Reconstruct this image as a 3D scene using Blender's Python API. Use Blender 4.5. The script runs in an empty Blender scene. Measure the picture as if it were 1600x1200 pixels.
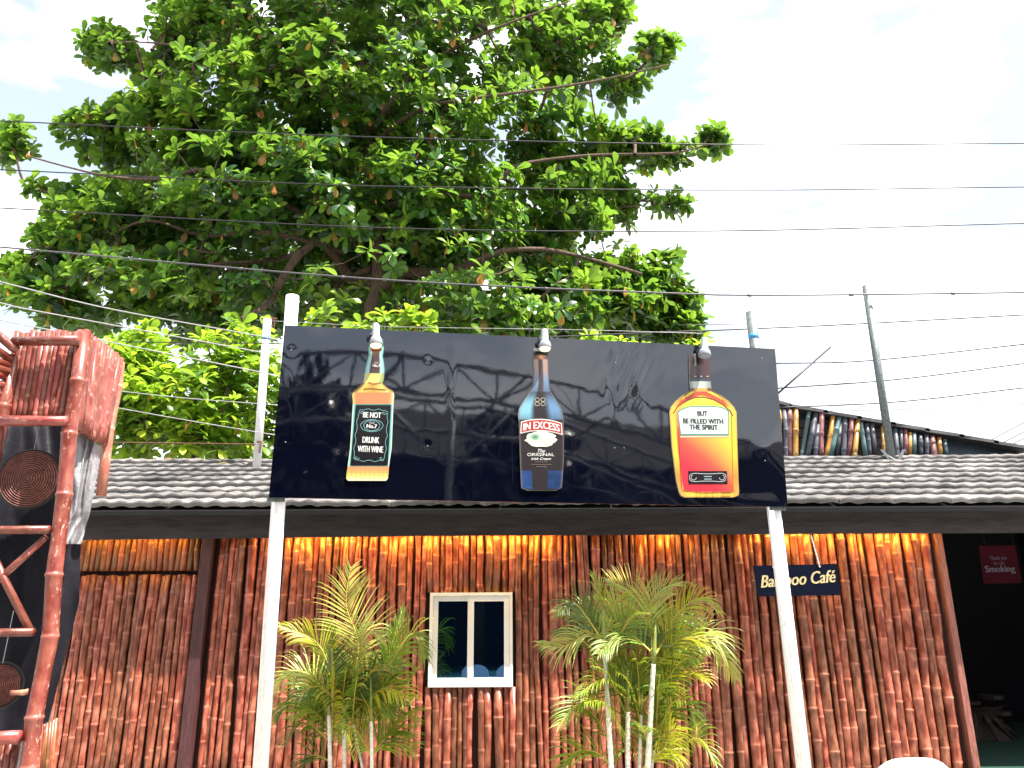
import bpy, math, random
import numpy as np
from mathutils import Vector, Matrix, noise as mnoise
random.seed(7); rng = np.random.default_rng(7)
S = bpy.context.scene; COL = S.collection

# ------------------------------------------------------------------ camera
EYE = Vector((0, 0, 1.6)); PITCH = math.radians(17.0); ROLL = math.radians(0.3); FPX = 1200.0
_F = Vector((0, math.cos(PITCH), math.sin(PITCH)))
_U0 = Vector((0, -math.sin(PITCH), math.cos(PITCH))); _R0 = Vector((1, 0, 0))
_R = _R0*math.cos(ROLL) - _U0*math.sin(ROLL)
_U = _U0*math.cos(ROLL) + _R0*math.sin(ROLL)
cam = bpy.data.cameras.new('camera'); cam.sensor_width = 36; cam.lens = 36*FPX/1600
cam.clip_end = 2000; cam.clip_start = 0.05
camo = bpy.data.objects.new('camera', cam); COL.objects.link(camo)
camo.matrix_world = Matrix(((_R.x, _U.x, -_F.x, EYE.x), (_R.y, _U.y, -_F.y, EYE.y), (_R.z, _U.z, -_F.z, EYE.z), (0, 0, 0, 1)))
S.camera = camo
# ------------------------------------------------------------------ world, sun, exposure
SUNV = Vector((0.40, -0.26, 0.88)).normalized()
sun_el = math.asin(SUNV.z); sun_az = math.atan2(SUNV.x, SUNV.y)
W = bpy.data.worlds.new('World'); S.world = W; W.use_nodes = True
nt = W.node_tree; nt.nodes.clear()
out = nt.nodes.new('ShaderNodeOutputWorld'); bg = nt.nodes.new('ShaderNodeBackground')
sky = nt.nodes.new('ShaderNodeTexSky'); sky.sky_type = 'NISHITA'; sky.sun_disc = False
sky.sun_elevation = sun_el; sky.sun_rotation = sun_az; sky.air_density = 1.4; sky.dust_density = 3.0
tc = nt.nodes.new('ShaderNodeTexCoord'); mp = nt.nodes.new('ShaderNodeMapping'); mp.inputs['Scale'].default_value = (1, 1, 2.6); mp.inputs['Location'].default_value = (3.1, 7.4, 1.2)
nz = nt.nodes.new('ShaderNodeTexNoise'); nz.inputs['Scale'].default_value = 3.2; nz.inputs['Detail'].default_value = 9; nz.inputs['Roughness'].default_value = 0.55
cr = nt.nodes.new('ShaderNodeValToRGB'); cr.color_ramp.elements[0].position = 0.42; cr.color_ramp.elements[1].position = 0.56
cr.color_ramp.elements[0].color = (0.25, 0.25, 0.25, 1)
mx = nt.nodes.new('ShaderNodeMixRGB'); mx.inputs[2].default_value = (8.2, 8.4, 8.8, 1)   # hazy white cloud
nt.links.new(tc.outputs['Generated'], mp.inputs[0]); nt.links.new(mp.outputs[0], nz.inputs['Vector'])
nt.links.new(nz.outputs['Fac'], cr.inputs[0]); nt.links.new(cr.outputs[0], mx.inputs[0])
nt.links.new(sky.outputs[0], mx.inputs[1]); nt.links.new(mx.outputs[0], bg.inputs[0]); bg.inputs[1].default_value = 0.085
nt.links.new(bg.outputs[0], out.inputs[0])
sl = bpy.data.lights.new('sun', 'SUN'); sl.energy = 5.0; sl.angle = math.radians(0.5); sl.color = (1, 0.95, 0.87)
so = bpy.data.objects.new('sun', sl); COL.objects.link(so)
so.rotation_euler = SUNV.to_track_quat('Z', 'Y').to_euler()
S.view_settings.view_transform = 'Standard'; S.view_settings.look = 'None'
S.view_settings.exposure = 1.62; S.view_settings.gamma = 1; S.view_settings.use_curve_mapping = False

# ------------------------------------------------------------------ geometry of the picture -> place
def ray(px, py):
    return (_F + _R*((px-800)/FPX) + _U*((600-py)/FPX))
def at(px, py, Y):
    r = ray(px, py); return EYE + r*(Y/r.y)
def at_z(px, py, z):
    r = ray(px, py); return EYE + r*((z-EYE.z)/r.z)
class Plane:
    def __init__(s, p, n): s.p = p.copy(); s.n = n.normalized()
    def hit(s, px, py, off=0.0):
        r = ray(px, py); p = s.p + s.n*off
        return EYE + r*((p-EYE).dot(s.n)/r.dot(s.n))
    def reflect(s, px, py, Y):
        h = s.hit(px, py); r = ray(px, py); r = r - s.n*(2*r.dot(s.n))
        return h + r*((Y-h.y)/r.y)

# ------------------------------------------------------------------ object helpers
WM = {}
def _link(o, parent, M):
    COL.objects.link(o)
    if parent is not None:
        o.parent = parent; o.matrix_local = WM[parent.name].inverted() @ M
    else: o.matrix_world = M
    WM[o.name] = M.copy(); return o
def thing(name, label, cat, loc, group=None):
    o = bpy.data.objects.new(name, None); o.empty_display_size = 0.1
    _link(o, None, Matrix.Translation(Vector(loc))); tag(o, label, cat, group); return o
def tag(o, label=None, cat=None, group=None, kind=None):
    if label: o['label'] = label
    if cat: o['category'] = cat
    if group: o['group'] = group
    if kind: o['kind'] = kind
    return o
def add(name, mesh, parent, M=None, label=None):
    o = bpy.data.objects.new(name, mesh); _link(o, parent, M if M is not None else Matrix.Identity(4))
    if label: o['label'] = label
    return o
class MB:
    def __init__(s): s.v = []; s.f = []; s.c = []; s.uv = None
    def face(s, pts, col=None):
        n = len(s.v); s.v += [Vector(p) for p in pts]; s.f.append(tuple(range(n, n+len(pts))))
        s.c += [col]*len(pts)
    def grid(s, P, cols=None, wrap=False, flip=False):
        n = len(s.v); R = len(P); C = len(P[0])
        for i in range(R):
            for j in range(C):
                s.v.append(Vector(P[i][j])); s.c.append(cols[i][j] if cols else None)
        for i in range(R-1):
            for j in range(C if wrap else C-1):
                a = n+i*C+j; b = n+i*C+(j+1) % C; c = n+(i+1)*C+(j+1) % C; d = n+(i+1)*C+j
                s.f.append((a, d, c, b) if flip else (a, b, c, d))
    def hexa(s, b, t):            # b, t: four points each, same order
        n = len(s.v); s.v += [Vector(p) for p in b]+[Vector(p) for p in t]; s.c += [None]*8
        s.f += [(n+3, n+2, n+1, n), (n+4, n+5, n+6, n+7)]
        for i in range(4):
            j = (i+1) % 4; s.f.append((n+i, n+j, n+4+j, n+4+i))
    def box(s, lo, hi):
        x0, y0, z0 = lo; x1, y1, z1 = hi
        s.hexa([(x0, y0, z0), (x1, y0, z0), (x1, y1, z0), (x0, y1, z0)], [(x0, y0, z1), (x1, y0, z1), (x1, y1, z1), (x0, y1, z1)])
    def tube(s, pts, rad, sides=8, cap=True):
        pts = [Vector(p) for p in pts]
        if not hasattr(rad, '__len__'): rad = [rad]*len(pts)
        n = len(s.v); ref = None
        for i, p in enumerate(pts):
            t = (pts[min(i+1, len(pts)-1)]-pts[max(i-1, 0)]).normalized()
            if ref is None: ref = Vector((0, 1, 0)) if abs(t.y) < 0.9 else Vector((1, 0, 0))
            a = t.cross(ref).normalized(); b = t.cross(a).normalized(); ref = -b if False else ref
            for k in range(sides):
                q = 2*math.pi*k/sides; s.v.append(p+(a*math.cos(q)+b*math.sin(q))*rad[i]); s.c.append(None)
        for i in range(len(pts)-1):
            for k in range(sides):
                m = (k+1) % sides
                s.f.append((n+i*sides+k, n+i*sides+m, n+(i+1)*sides+m, n+(i+1)*sides+k))
        if cap:
            s.f.append(tuple(n+k for k in range(sides))[::-1]); e = n+(len(pts)-1)*sides
            s.f.append(tuple(e+k for k in range(sides)))
    def lathe(s, p0, axis, prof, sides=16):    # prof: (distance along the axis, radius)
        axis = Vector(axis).normalized()
        s.tube([Vector(p0)+axis*d for d, r in prof], [max(r, 1e-4) for d, r in prof], sides)
    def build(s, name, mat, parent, smooth=False, label=None, origin=None):
        me = bpy.data.meshes.new(name)
        o0 = Vector(origin) if origin is not None else (WM[parent.name].translation if parent is not None else sum(s.v, Vector())/len(s.v))
        me.from_pydata([tuple(v-o0) for v in s.v], [], s.f)
        if any(c is not None for c in s.c):
            at_ = me.color_attributes.new('Col', 'FLOAT_COLOR', 'POINT')
            for i, c in enumerate(s.c): at_.data[i].color = (*(c or (1, 1, 1)), 1)
        if smooth: me.shade_smooth()
        me.materials.append(mat); me.update()
        return add(name, me, parent, Matrix.Translation(o0), label)
def mesh_np(name, V, T, mat, C=None, smooth=True):
    me = bpy.data.meshes.new(name); n = len(V); m = len(T)
    me.vertices.add(n); me.vertices.foreach_set('co', np.asarray(V, dtype=np.float32).ravel())
    me.loops.add(3*m); me.loops.foreach_set('vertex_index', np.asarray(T, dtype=np.int32).ravel())
    me.polygons.add(m); me.polygons.foreach_set('loop_start', np.arange(0, 3*m, 3, dtype=np.int32))
    if C is not None:
        a = me.color_attributes.new('Col', 'FLOAT_COLOR', 'POINT')
        a.data.foreach_set('color', np.concatenate([C, np.ones((n, 1))], 1).astype(np.float32).ravel())
    me.update(calc_edges=True); me.validate()
    if smooth: me.shade_smooth()
    me.materials.append(mat); return me

# ------------------------------------------------------------------ materials
def _mat(name):
    m = bpy.data.materials.new(name); m.use_nodes = True; n = m.node_tree
    return m, n, n.nodes['Principled BSDF'], n.nodes, n.links
def mix(n, l, fac, a, b, mode='MIX'):
    x = n.new('ShaderNodeMixRGB'); x.blend_type = mode
    for i, v in ((0, fac), (1, a), (2, b)):
        if isinstance(v, (int, float)): x.inputs[i].default_value = v
        elif isinstance(v, tuple): x.inputs[i].default_value = (*v, 1)
        else: l.new(v, x.inputs[i])
    return x.outputs[0]
def noise_(n, l, vec, scale, detail=4, rough=0.6, lo=0.35, hi=0.65, mapping=None):
    if mapping:
        mpn = n.new('ShaderNodeMapping'); mpn.inputs['Scale'].default_value = mapping; l.new(vec, mpn.inputs[0]); vec = mpn.outputs[0]
    z = n.new('ShaderNodeTexNoise'); z.inputs['Scale'].default_value = scale; z.inputs['Detail'].default_value = detail
    z.inputs['Roughness'].default_value = rough; l.new(vec, z.inputs['Vector'])
    r = n.new('ShaderNodeMapRange'); r.inputs[1].default_value = lo; r.inputs[2].default_value = hi; l.new(z.outputs['Fac'], r.inputs[0])
    return r.outputs[0]
def bump(n, l, h, strength, dist, b):
    x = n.new('ShaderNodeBump'); x.inputs['Strength'].default_value = strength; x.inputs['Distance'].default_value = dist
    l.new(h, x.inputs['Height']); l.new(x.outputs[0], b.inputs['Normal'])
def plain(name, col, rough=0.6, var=0.25, scale=6, metallic=0, bumpd=0.0, spec=0.5, mapping=None, dark=None, coat=0):
    m, nt_, b, n, l = _mat(name); t = n.new('ShaderNodeTexCoord')
    f = noise_(n, l, t.outputs['Object'], scale, mapping=mapping)
    d = dark or tuple(c*(1-var) for c in col)
    l.new(mix(n, l, f, d, col), b.inputs['Base Color']); b.inputs['Roughness'].default_value = rough
    b.inputs['Metallic'].default_value = metallic; b.inputs['Specular IOR Level'].default_value = spec
    b.inputs['Coat Weight'].default_value = coat
    if bumpd:
        f2 = noise_(n, l, t.outputs['Object'], scale*4, mapping=mapping); bump(n, l, f2, 0.6, bumpd, b)
    return m
def bamboo(name, base, dark, light, wear=0.5, rough=0.38, blf=0.55):
    m, nt_, b, n, l = _mat(name)
    uv = n.new('ShaderNodeUVMap'); oi = n.new('ShaderNodeObjectInfo'); at_ = n.new('ShaderNodeAttribute'); at_.attribute_name = 'node'
    streak = noise_(n, l, uv.outputs[0], 1.0, 5, 0.7, 0.25, 0.75, (55, 2.5, 1))
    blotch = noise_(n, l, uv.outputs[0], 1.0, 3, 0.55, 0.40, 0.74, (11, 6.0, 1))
    worn = noise_(n, l, uv.outputs[0], 1.0, 8, 0.75, 0.55, 0.62, (34, 15.0, 1))
    c = mix(n, l, streak, dark, base)
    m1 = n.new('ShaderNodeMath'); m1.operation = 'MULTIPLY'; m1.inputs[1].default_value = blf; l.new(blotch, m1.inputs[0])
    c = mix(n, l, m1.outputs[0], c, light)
    m2 = n.new('ShaderNodeMath'); m2.operation = 'MULTIPLY'; m2.inputs[1].default_value = wear*0.35; big = noise_(n, l, uv.outputs[0], 1.0, 2, 0.5, 0.42, 0.62, (9, 2.2, 1)); mz = n.new('ShaderNodeMath'); mz.operation = 'MULTIPLY'; l.new(worn, mz.inputs[0]); l.new(big, mz.inputs[1]); l.new(mz.outputs[0], m2.inputs[0])
    c = mix(n, l, m2.outputs[0], c, (0.62, 0.42, 0.33))
    m3 = n.new('ShaderNodeMath'); m3.operation = 'MULTIPLY'; m3.inputs[1].default_value = 0.28; l.new(at_.outputs['Fac'], m3.inputs[0])
    c = mix(n, l, m3.outputs[0], c, tuple(min(1, x*1.5+0.05) for x in light))
    hv = n.new('ShaderNodeHueSaturation'); l.new(c, hv.inputs['Color'])
    r = n.new('ShaderNodeMapRange'); r.inputs[3].default_value = 0.6; r.inputs[4].default_value = 1.35; l.new(oi.outputs['Random'], r.inputs[0]); l.new(r.outputs[0], hv.inputs['Value'])
    r2 = n.new('ShaderNodeMath'); r2.operation = 'MULTIPLY_ADD'; r2.inputs[1].default_value = -0.018; r2.inputs[2].default_value = 0.507; l.new(oi.outputs['Random'], r2.inputs[0]); l.new(r2.outputs[0], hv.inputs['Hue'])
    l.new(hv.outputs[0], b.inputs['Base Color']); b.inputs['Roughness'].default_value = rough
    b.inputs['Coat Weight'].default_value = 0.15; b.inputs['Coat Roughness'].default_value = 0.25
    bump(n, l, streak, 0.4, 0.0015, b)
    return m
def leafmat(name, trans=0.35, tcol=(0.35, 0.6, 0.05), rough=0.38):
    m, nt_, b, n, l = _mat(name)
    a = n.new('ShaderNodeAttribute'); a.attribute_name = 'Col'; t = n.new('ShaderNodeTexCoord')
    f = noise_(n, l, t.outputs['Object'], 9.0, 3, 0.6)
    c = mix(n, l, f, mix(n, l, 1.0, a.outputs['Color'], (0.72, 0.78, 0.7), 'MULTIPLY'), a.outputs['Color'])
    l.new(c, b.inputs['Base Color']); b.inputs['Roughness'].default_value = rough; b.inputs['Specular IOR Level'].default_value = 0.45
    tr = n.new('ShaderNodeBsdfTranslucent'); l.new(mix(n, l, 0.75, mix(n, l, 1.0, c, (3.2, 3.2, 1.2), 'MULTIPLY'), tcol), tr.inputs['Color'])
    ms = n.new('ShaderNodeMixShader'); ms.inputs[0].default_value = trans
    l.new(b.outputs[0], ms.inputs[1]); l.new(tr.outputs[0], ms.inputs[2]); l.new(ms.outputs[0], n['Material Output'].inputs[0])
    return m
def printmat(name, rough=0.25, coat=0.6):
    m, nt_, b, n, l = _mat(name); a = n.new('ShaderNodeAttribute'); a.attribute_name = 'Col'
    gm = n.new('ShaderNodeGamma'); gm.inputs[1].default_value = 1.25; l.new(a.outputs['Color'], gm.inputs[0]); l.new(mix(n, l, 1.0, gm.outputs[0], (0.60, 0.60, 0.60), 'MULTIPLY'), b.inputs['Base Color']); b.inputs['Roughness'].default_value = rough; b.inputs['Coat Weight'].default_value = coat*0.3
    return m
def emit(name, col, strength):
    m, nt_, b, n, l = _mat(name); b.inputs['Base Color'].default_value = (*col, 1)
    b.inputs['Emission Color'].default_value = (*col, 1); b.inputs['Emission Strength'].default_value = strength; return m

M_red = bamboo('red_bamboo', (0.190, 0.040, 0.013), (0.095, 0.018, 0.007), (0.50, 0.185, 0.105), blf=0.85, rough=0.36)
M_redlit = bamboo('rust_bamboo', (0.22, 0.038, 0.022), (0.095, 0.016, 0.010), (0.42, 0.15, 0.10), wear=2.3)
M_slat = bamboo('pinkish_split_bamboo', (0.26, 0.055, 0.034), (0.13, 0.024, 0.015), (0.46, 0.18, 0.125), wear=1.2)
M_tan = bamboo('faded_tan_bamboo', (0.38, 0.14, 0.08), (0.2, 0.06, 0.035), (0.55, 0.32, 0.2), wear=1.8)
M_orange = bamboo('amber_bamboo', (0.26, 0.085, 0.025), (0.11, 0.03, 0.012), (0.45, 0.2, 0.06))
M_back = plain('dark_backing', (0.045, 0.014, 0.009), 0.9)
M_fascia = plain('charcoal_timber', (0.052, 0.042, 0.043), 0.6, 0.45, 3, bumpd=0.004, mapping=(1, 1, 7), spec=0.3)
M_deck = plain('dark_deck', (0.02, 0.02, 0.022), 0.9)
def tile_mat():
    m, nt_, b, n, l = _mat('stone_coated_tile'); t = n.new('ShaderNodeTexCoord'); g = n.new('ShaderNodeNewGeometry'); oi = n.new('ShaderNodeObjectInfo')
    f = noise_(n, l, g.outputs['Position'], 1.6, 5, 0.6, 0.35, 0.68)
    f2 = noise_(n, l, g.outputs['Position'], 90, 2, 0.6, 0.3, 0.7)
    c = mix(n, l, f, (0.090, 0.085, 0.084), (0.26, 0.245, 0.235)); c = mix(n, l, f2, mix(n, l, 1.0, c, (0.6, 0.6, 0.62), 'MULTIPLY'), c)
    st = noise_(n, l, g.outputs['Position'], 2.5, 6, 0.7, 0.56, 0.62)
    m2 = n.new('ShaderNodeMath'); m2.operation = 'MULTIPLY'; m2.inputs[1].default_value = 0.4; l.new(st, m2.inputs[0])
    c = mix(n, l, m2.outputs[0], c, (0.33, 0.29, 0.26))
    hv = n.new('ShaderNodeHueSaturation'); l.new(c, hv.inputs['Color']); r = n.new('ShaderNodeMapRange'); r.inputs[3].default_value = 0.8; r.inputs[4].default_value = 1.15
    l.new(oi.outputs['Random'], r.inputs[0]); l.new(r.outputs[0], hv.inputs['Value'])
    l.new(hv.outputs[0], b.inputs['Base Color']); b.inputs['Roughness'].default_value = 0.85; bump(n, l, f2, 0.8, 0.003, b); return m
M_tile = tile_mat()
M_white = plain('white_paint', (0.82, 0.82, 0.80), 0.5, 0.10, 5, bumpd=0.001)
def postmat():
    m, nt_, b, n, l = _mat('weathered_white_paint'); t = n.new('ShaderNodeTexCoord')
    f = noise_(n, l, t.outputs['Object'], 6, 6, 0.7, 0.54, 0.70, (6, 6, 0.9)); f2 = noise_(n, l, t.outputs['Object'], 34, 4, 0.7, 0.66, 0.70)
    c = mix(n, l, f, (0.84, 0.84, 0.82), (0.50, 0.49, 0.43)); c = mix(n, l, f2, c, (0.30, 0.24, 0.18)); l.new(c, b.inputs['Base Color']); b.inputs['Roughness'].default_value = 0.5; return m
M_post = postmat()
M_cream = plain('cream_frame', (0.86, 0.84, 0.78), 0.4, 0.10, 4)
M_galv = plain('galvanised_steel', (0.19, 0.22, 0.22), 0.5, 0.45, 28, metallic=0.3)
M_bluetape = plain('blue_tape', (0.05, 0.32, 0.62), 0.5)
M_black = plain('black_panel_edge', (0.006, 0.007, 0.012), 0.3)
M_navy = plain('navy_sign', (0.003, 0.005, 0.015), 0.5, spec=0.06)
M_gold = plain('gold_letter', (0.72, 0.58, 0.30), 0.35, 0.4, 40, metallic=0.3)
M_maroon = plain('maroon_timber', (0.085, 0.022, 0.024), 0.6, 0.6, 4, bumpd=0.005, mapping=(9, 9, 1))
M_jamb = plain('pink_brown_timber', (0.33, 0.12, 0.09), 0.6, 0.5, 4, bumpd=0.004, mapping=(12, 12, 1.5))
M_tarp = plain('black_tarp', (0.008, 0.007, 0.013), 0.55, 0.6, 3, bumpd=0.003, spec=0.2)
M_greytarp = plain('grey_tarp', (0.30, 0.29, 0.31), 0.5, 0.55, 7, bumpd=0.004)
M_grass = plain('green_turf', (0.012, 0.06, 0.038), 0.95, 0.4, 30)
M_ground = plain('dusty_concrete', (0.36, 0.34, 0.31), 0.9, 0.35, 0.8)
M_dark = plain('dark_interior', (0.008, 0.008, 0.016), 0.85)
M_stump = plain('dark_driftwood', (0.07, 0.045, 0.035), 0.6, 0.7, 7, bumpd=0.01, mapping=(1, 1, 4))
M_signred = plain('dark_red_sign', (0.085, 0.006, 0.018), 0.7, spec=0.2)
M_signtext = plain('pale_lilac_print', (0.26, 0.22, 0.32), 0.6)
M_midwire = plain('grey_wire', (0.10, 0.09, 0.10), 0.5)
M_wire = plain('dark_wire', (0.020, 0.014, 0.02), 0.5)
M_wirelit = plain('aluminium_wire', (0.45, 0.43, 0.43), 0.45, metallic=0.3)
M_rust = plain('rusty_rod', (0.16, 0.06, 0.035), 0.8, 0.5, 20)
M_chain = plain('white_chain', (0.75, 0.72, 0.68), 0.4)
M_lamp = plain('grey_lamp_housing', (0.30, 0.32, 0.35), 0.4)
M_lens = emit('warm_lens', (1.0, 0.85, 0.35), 0.7)
M_bark = plain('tree_bark', (0.16, 0.10, 0.07), 0.9, 0.6, 7, bumpd=0.02, mapping=(3, 3, 0.8))
M_leaf = leafmat('almond_leaf', 0.29, (0.34, 0.58, 0.06), 0.28)
M_lime = leafmat('lime_leaf', 0.36, (0.5, 0.75, 0.06))
M_palm = leafmat('palm_leaf', 0.25, (0.45, 0.55, 0.04), 0.42)
M_cane = plain('pale_palm_cane', (0.80, 0.77, 0.64), 0.5, 0.30, 3, mapping=(1, 1, 12))
M_shaft = plain('green_crownshaft', (0.24, 0.28, 0.06), 0.5)
M_rachis = plain('yellow_rachis', (0.50, 0.40, 0.06), 0.45)
M_print = printmat('bottle_print')
M_chair = plain('white_plastic', (0.78, 0.79, 0.80), 0.35, 0.05)
M_steel = plain('grey_steel', (0.14, 0.15, 0.17), 0.5, 0.3)
M_teal = bamboo('teal_bamboo', (0.07, 0.15, 0.15), (0.04, 0.08, 0.09), (0.14, 0.24, 0.23), 0.5, 0.6)
M_slate = bamboo('slate_bamboo', (0.060, 0.064, 0.090), (0.035, 0.036, 0.05), (0.11, 0.12, 0.15), 0.4, 0.6)
M_mar = bamboo('maroon_bamboo', (0.18, 0.05, 0.055), (0.10, 0.03, 0.03), (0.32, 0.15, 0.14), 2.0, 0.6)
M_yel = bamboo('ochre_bamboo', (0.52, 0.27, 0.05), (0.40, 0.16, 0.03), (0.62, 0.38, 0.09), 0.3)
M_verge = plain('weathered_verge', (0.10, 0.095, 0.10), 0.8, 0.5, 6)
M_plank = plain('weathered_plank', (0.16, 0.13, 0.12), 0.9, 0.5, 3, bumpd=0.004, mapping=(1, 6, 8))
M_bluesheet = plain('blue_grey_sheet', (0.05, 0.075, 0.12), 0.5, 0.4, 3)
def glassmat():
    m, nt_, b, n, l = _mat('dark_glass'); b.inputs['Base Color'].default_value = (0.07, 0.17, 0.36, 1); b.inputs['Roughness'].default_value = 0.02
    b.inputs['Metallic'].default_value = 1.0; b.inputs['Specular IOR Level'].default_value = 0.2; return m
M_glass = glassmat()
def glossmat():
    m, nt_, b, n, l = _mat('glossy_black'); b.inputs['Base Color'].default_value = (0.0012, 0.0018, 0.006, 1); b.inputs['Roughness'].default_value = 0.03
    b.inputs['Specular IOR Level'].default_value = 1.0; b.inputs['IOR'].default_value = 1.52
    t = n.new('ShaderNodeTexCoord'); f = noise_(n, l, t.outputs['Object'], 3.0, 2, 0.5, 0.2, 0.8); f2 = noise_(n, l, t.outputs['Object'], 60.0, 2, 0.5, 0.2, 0.8)
    x = n.new('ShaderNodeBump'); x.inputs['Strength'].default_value = 0.12; x.inputs['Distance'].default_value = 0.003; l.new(f, x.inputs['Height'])
    y = n.new('ShaderNodeBump'); y.inputs['Strength'].default_value = 0.06; y.inputs['Distance'].default_value = 0.0004; l.new(f2, y.inputs['Height']); l.new(x.outputs[0], y.inputs['Normal'])
    l.new(y.outputs[0], b.inputs['Normal']); return m
M_gloss = glossmat()
def basketmat():
    m, nt_, b, n, l = _mat('woven_basket'); t = n.new('ShaderNodeTexCoord')
    g = noise_(n, l, t.outputs['Object'], 30, 3); a = n.new('ShaderNodeAttribute'); a.attribute_name = 'Col'; l.new(mix(n, l, 1.0, mix(n, l, g, (0.11, 0.035, 0.028), (0.24, 0.085, 0.065)), a.outputs['Color'], 'MULTIPLY'), b.inputs['Base Color']); b.inputs['Roughness'].default_value = 0.6
    return m
M_basket = basketmat()

# ------------------------------------------------------------------ bamboo culms
def culm_mesh(name, L, r, mat, seed, sides=10, gap=(0.28, 0.60), wob=0.15, bend=0.0, zoff=None):
    R = random.Random(seed); rings = []; z = R.uniform(0.04, gap[1])*1.0; nodes = []
    while z < L-0.02: nodes.append(z); z += R.uniform(*gap)
    ks = [0.0]+nodes+[L]; offs = [(R.gauss(0, wob)*r, R.gauss(0, wob)*r) for _ in ks]
    bx, by = R.gauss(0, bend), R.gauss(0, bend*0.4)
    def off(z):
        for i in range(len(ks)-1):
            if z <= ks[i+1]+1e-9:
                t = (z-ks[i])/max(1e-6, ks[i+1]-ks[i]); q = 4*(z/L)*(1-z/L)
                return (offs[i][0]*(1-t)+offs[i+1][0]*t+bx*q, offs[i][1]*(1-t)+offs[i+1][1]*t+by*q)
        return offs[-1]
    tp = R.uniform(-0.10, 0.10)
    rr = lambda z, k: r*k*(1+tp*(z/L-0.5)*2)
    rings.append((0, rr(0, 0.95), 0))
    for i, nz_ in enumerate(nodes):
        prev = nodes[i-1] if i else 0
        mid = (prev+nz_)/2
        if nz_-prev > 0.08: rings.append((mid, rr(mid, 0.93), 0))
        if nz_ > 0.03: rings.append((nz_-0.022, rr(nz_, 0.99), 0))
        k = R.uniform(1.04, 1.11)
        rings += [(nz_-0.007, rr(nz_, k), 0.6), (nz_, rr(nz_, k*0.99), 1.0), (nz_+0.005, rr(nz_, 1.0), 0.3)]
        if nz_ < L-0.03: rings.append((nz_+0.02, rr(nz_, 0.96), 0))
    rings.append((L, rr(L, 0.96), 0))
    V = []; F = []; NA = []; UV = []; uo, vo = R.uniform(0, 50), R.uniform(0, 50)
    for (z, q, a) in rings:
        ox, oy = off(min(z, L))
        for k in range(sides):
            t = 2*math.pi*k/sides; V.append((ox+q*math.cos(t), oy+q*math.sin(t), z)); NA.append(a)
    n = len(rings)
    for i in range(n-1):
        for k in range(sides):
            m = (k+1) % sides; F.append((i*sides+k, i*sides+m, (i+1)*sides+m, (i+1)*sides+k))
            u0, u1 = uo+k/sides*2*math.pi*r, uo+(k+1)/sides*2*math.pi*r
            UV += [(u0, vo+rings[i][0]), (u1, vo+rings[i][0]), (u1, vo+rings[i+1][0]), (u0, vo+rings[i+1][0])]
    F.append(tuple(range(sides))[::-1]); F.append(tuple((n-1)*sides+k for k in range(sides)))
    UV += [(uo, vo)]*(2*sides)
    me = bpy.data.meshes.new(name); me.from_pydata(V, [], F)
    a = me.attributes.new('node', 'FLOAT', 'POINT'); a.data.foreach_set('value', NA)
    u = me.uv_layers.new(name='UVMap'); u.data.foreach_set('uv', [c for p in UV for c in p])
    me.shade_smooth(); me.materials.append(mat); me.update(); return me
def frame_to(p0, p1, roll=0.0):
    d = (Vector(p1)-Vector(p0)); q = d.to_track_quat('Z', 'Y'); return Matrix.Translation(Vector(p0)) @ q.to_matrix().to_4x4() @ Matrix.Rotation(roll, 4, 'Z')
_cs = [100]
def culm(name, p0, p1, r, mat, parent, **kw):
    _cs[0] += 1; L = (Vector(p1)-Vector(p0)).length
    return add(name, culm_mesh(name, L, r, mat, _cs[0], **kw), parent, frame_to(p0, p1, random.uniform(0, 6)))

# ================================================================== GROUND
g = MB(); g.grid([[(-300, -300, 0), (300, -300, 0)], [(-300, 300, 0), (300, 300, 0)]]); o = g.build('ground', M_ground, None)
tag(o, kind='structure')

g = MB(); g.grid([[(-30, -10.99, 0.006), (30, -10.99, 0.006)], [(-30, -1.0, 0.006), (30, -1.0, 0.006)]]); o = g.build('added_lawn', M_grass, None)  # unseen turf, added to darken the ground mirrored in the window
tag(o, kind='structure')

# ================================================================== CAFE BUILDING
YW = 9.0                      # face of the bamboo wall
xL = at(100, 1000, YW).x; xR = at(1478, 940, YW).x
zF0 = at(627, 838, 8.78).z    # underside of the fascia
zEave = at(800, 788, 8.45).z; YE = 8.45
zR = at(800, 716, 11.25).z; YR = 11.25
xRoofL, xRoofR = -6.25, 8.4
cafe = thing('bamboo_cafe_building', 'long low cafe clad in red bamboo poles under a wavy grey tiled roof', 'building', (0, YW, 0))
w = MB(); w.box((xL, YW+0.06, 0), (xR, YW+0.16, zF0+0.5)); wall = w.build('wall', M_back, cafe)
def zdeck(y): 
    k = (zR-zEave)/(YR-YE); return zEave+k*(y-YE)-0.09 if y < YR else zR-0.09-k*(y-YR)
def end_wall(x0, x1, y0, y1, m_):
    w = MB(); ys = sorted([y0, YR, y1]); pr = [(y0, 0), (y1, 0)]+[(y, zdeck(y)) for y in ys[::-1]]; n = len(pr)
    w.v = [Vector((x0, a, b)) for a, b in pr]+[Vector((x1, a, b)) for a, b in pr]; w.c = [None]*(2*n)
    w.f = [tuple(range(n))[::-1], tuple(range(n, 2*n))]+[(i, (i+1) % n, n+(i+1) % n, n+i) for i in range(n)]
    w.build('side_wall', m_, cafe)
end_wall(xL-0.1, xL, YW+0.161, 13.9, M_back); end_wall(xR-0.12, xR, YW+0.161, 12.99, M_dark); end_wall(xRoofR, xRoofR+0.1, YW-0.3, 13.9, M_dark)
w = MB(); w.box((xL, 13.0, 0), (xRoofR, 13.15, zdeck(13.15)-0.003)); w.build('rear_wall', M_dark, cafe)
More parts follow.
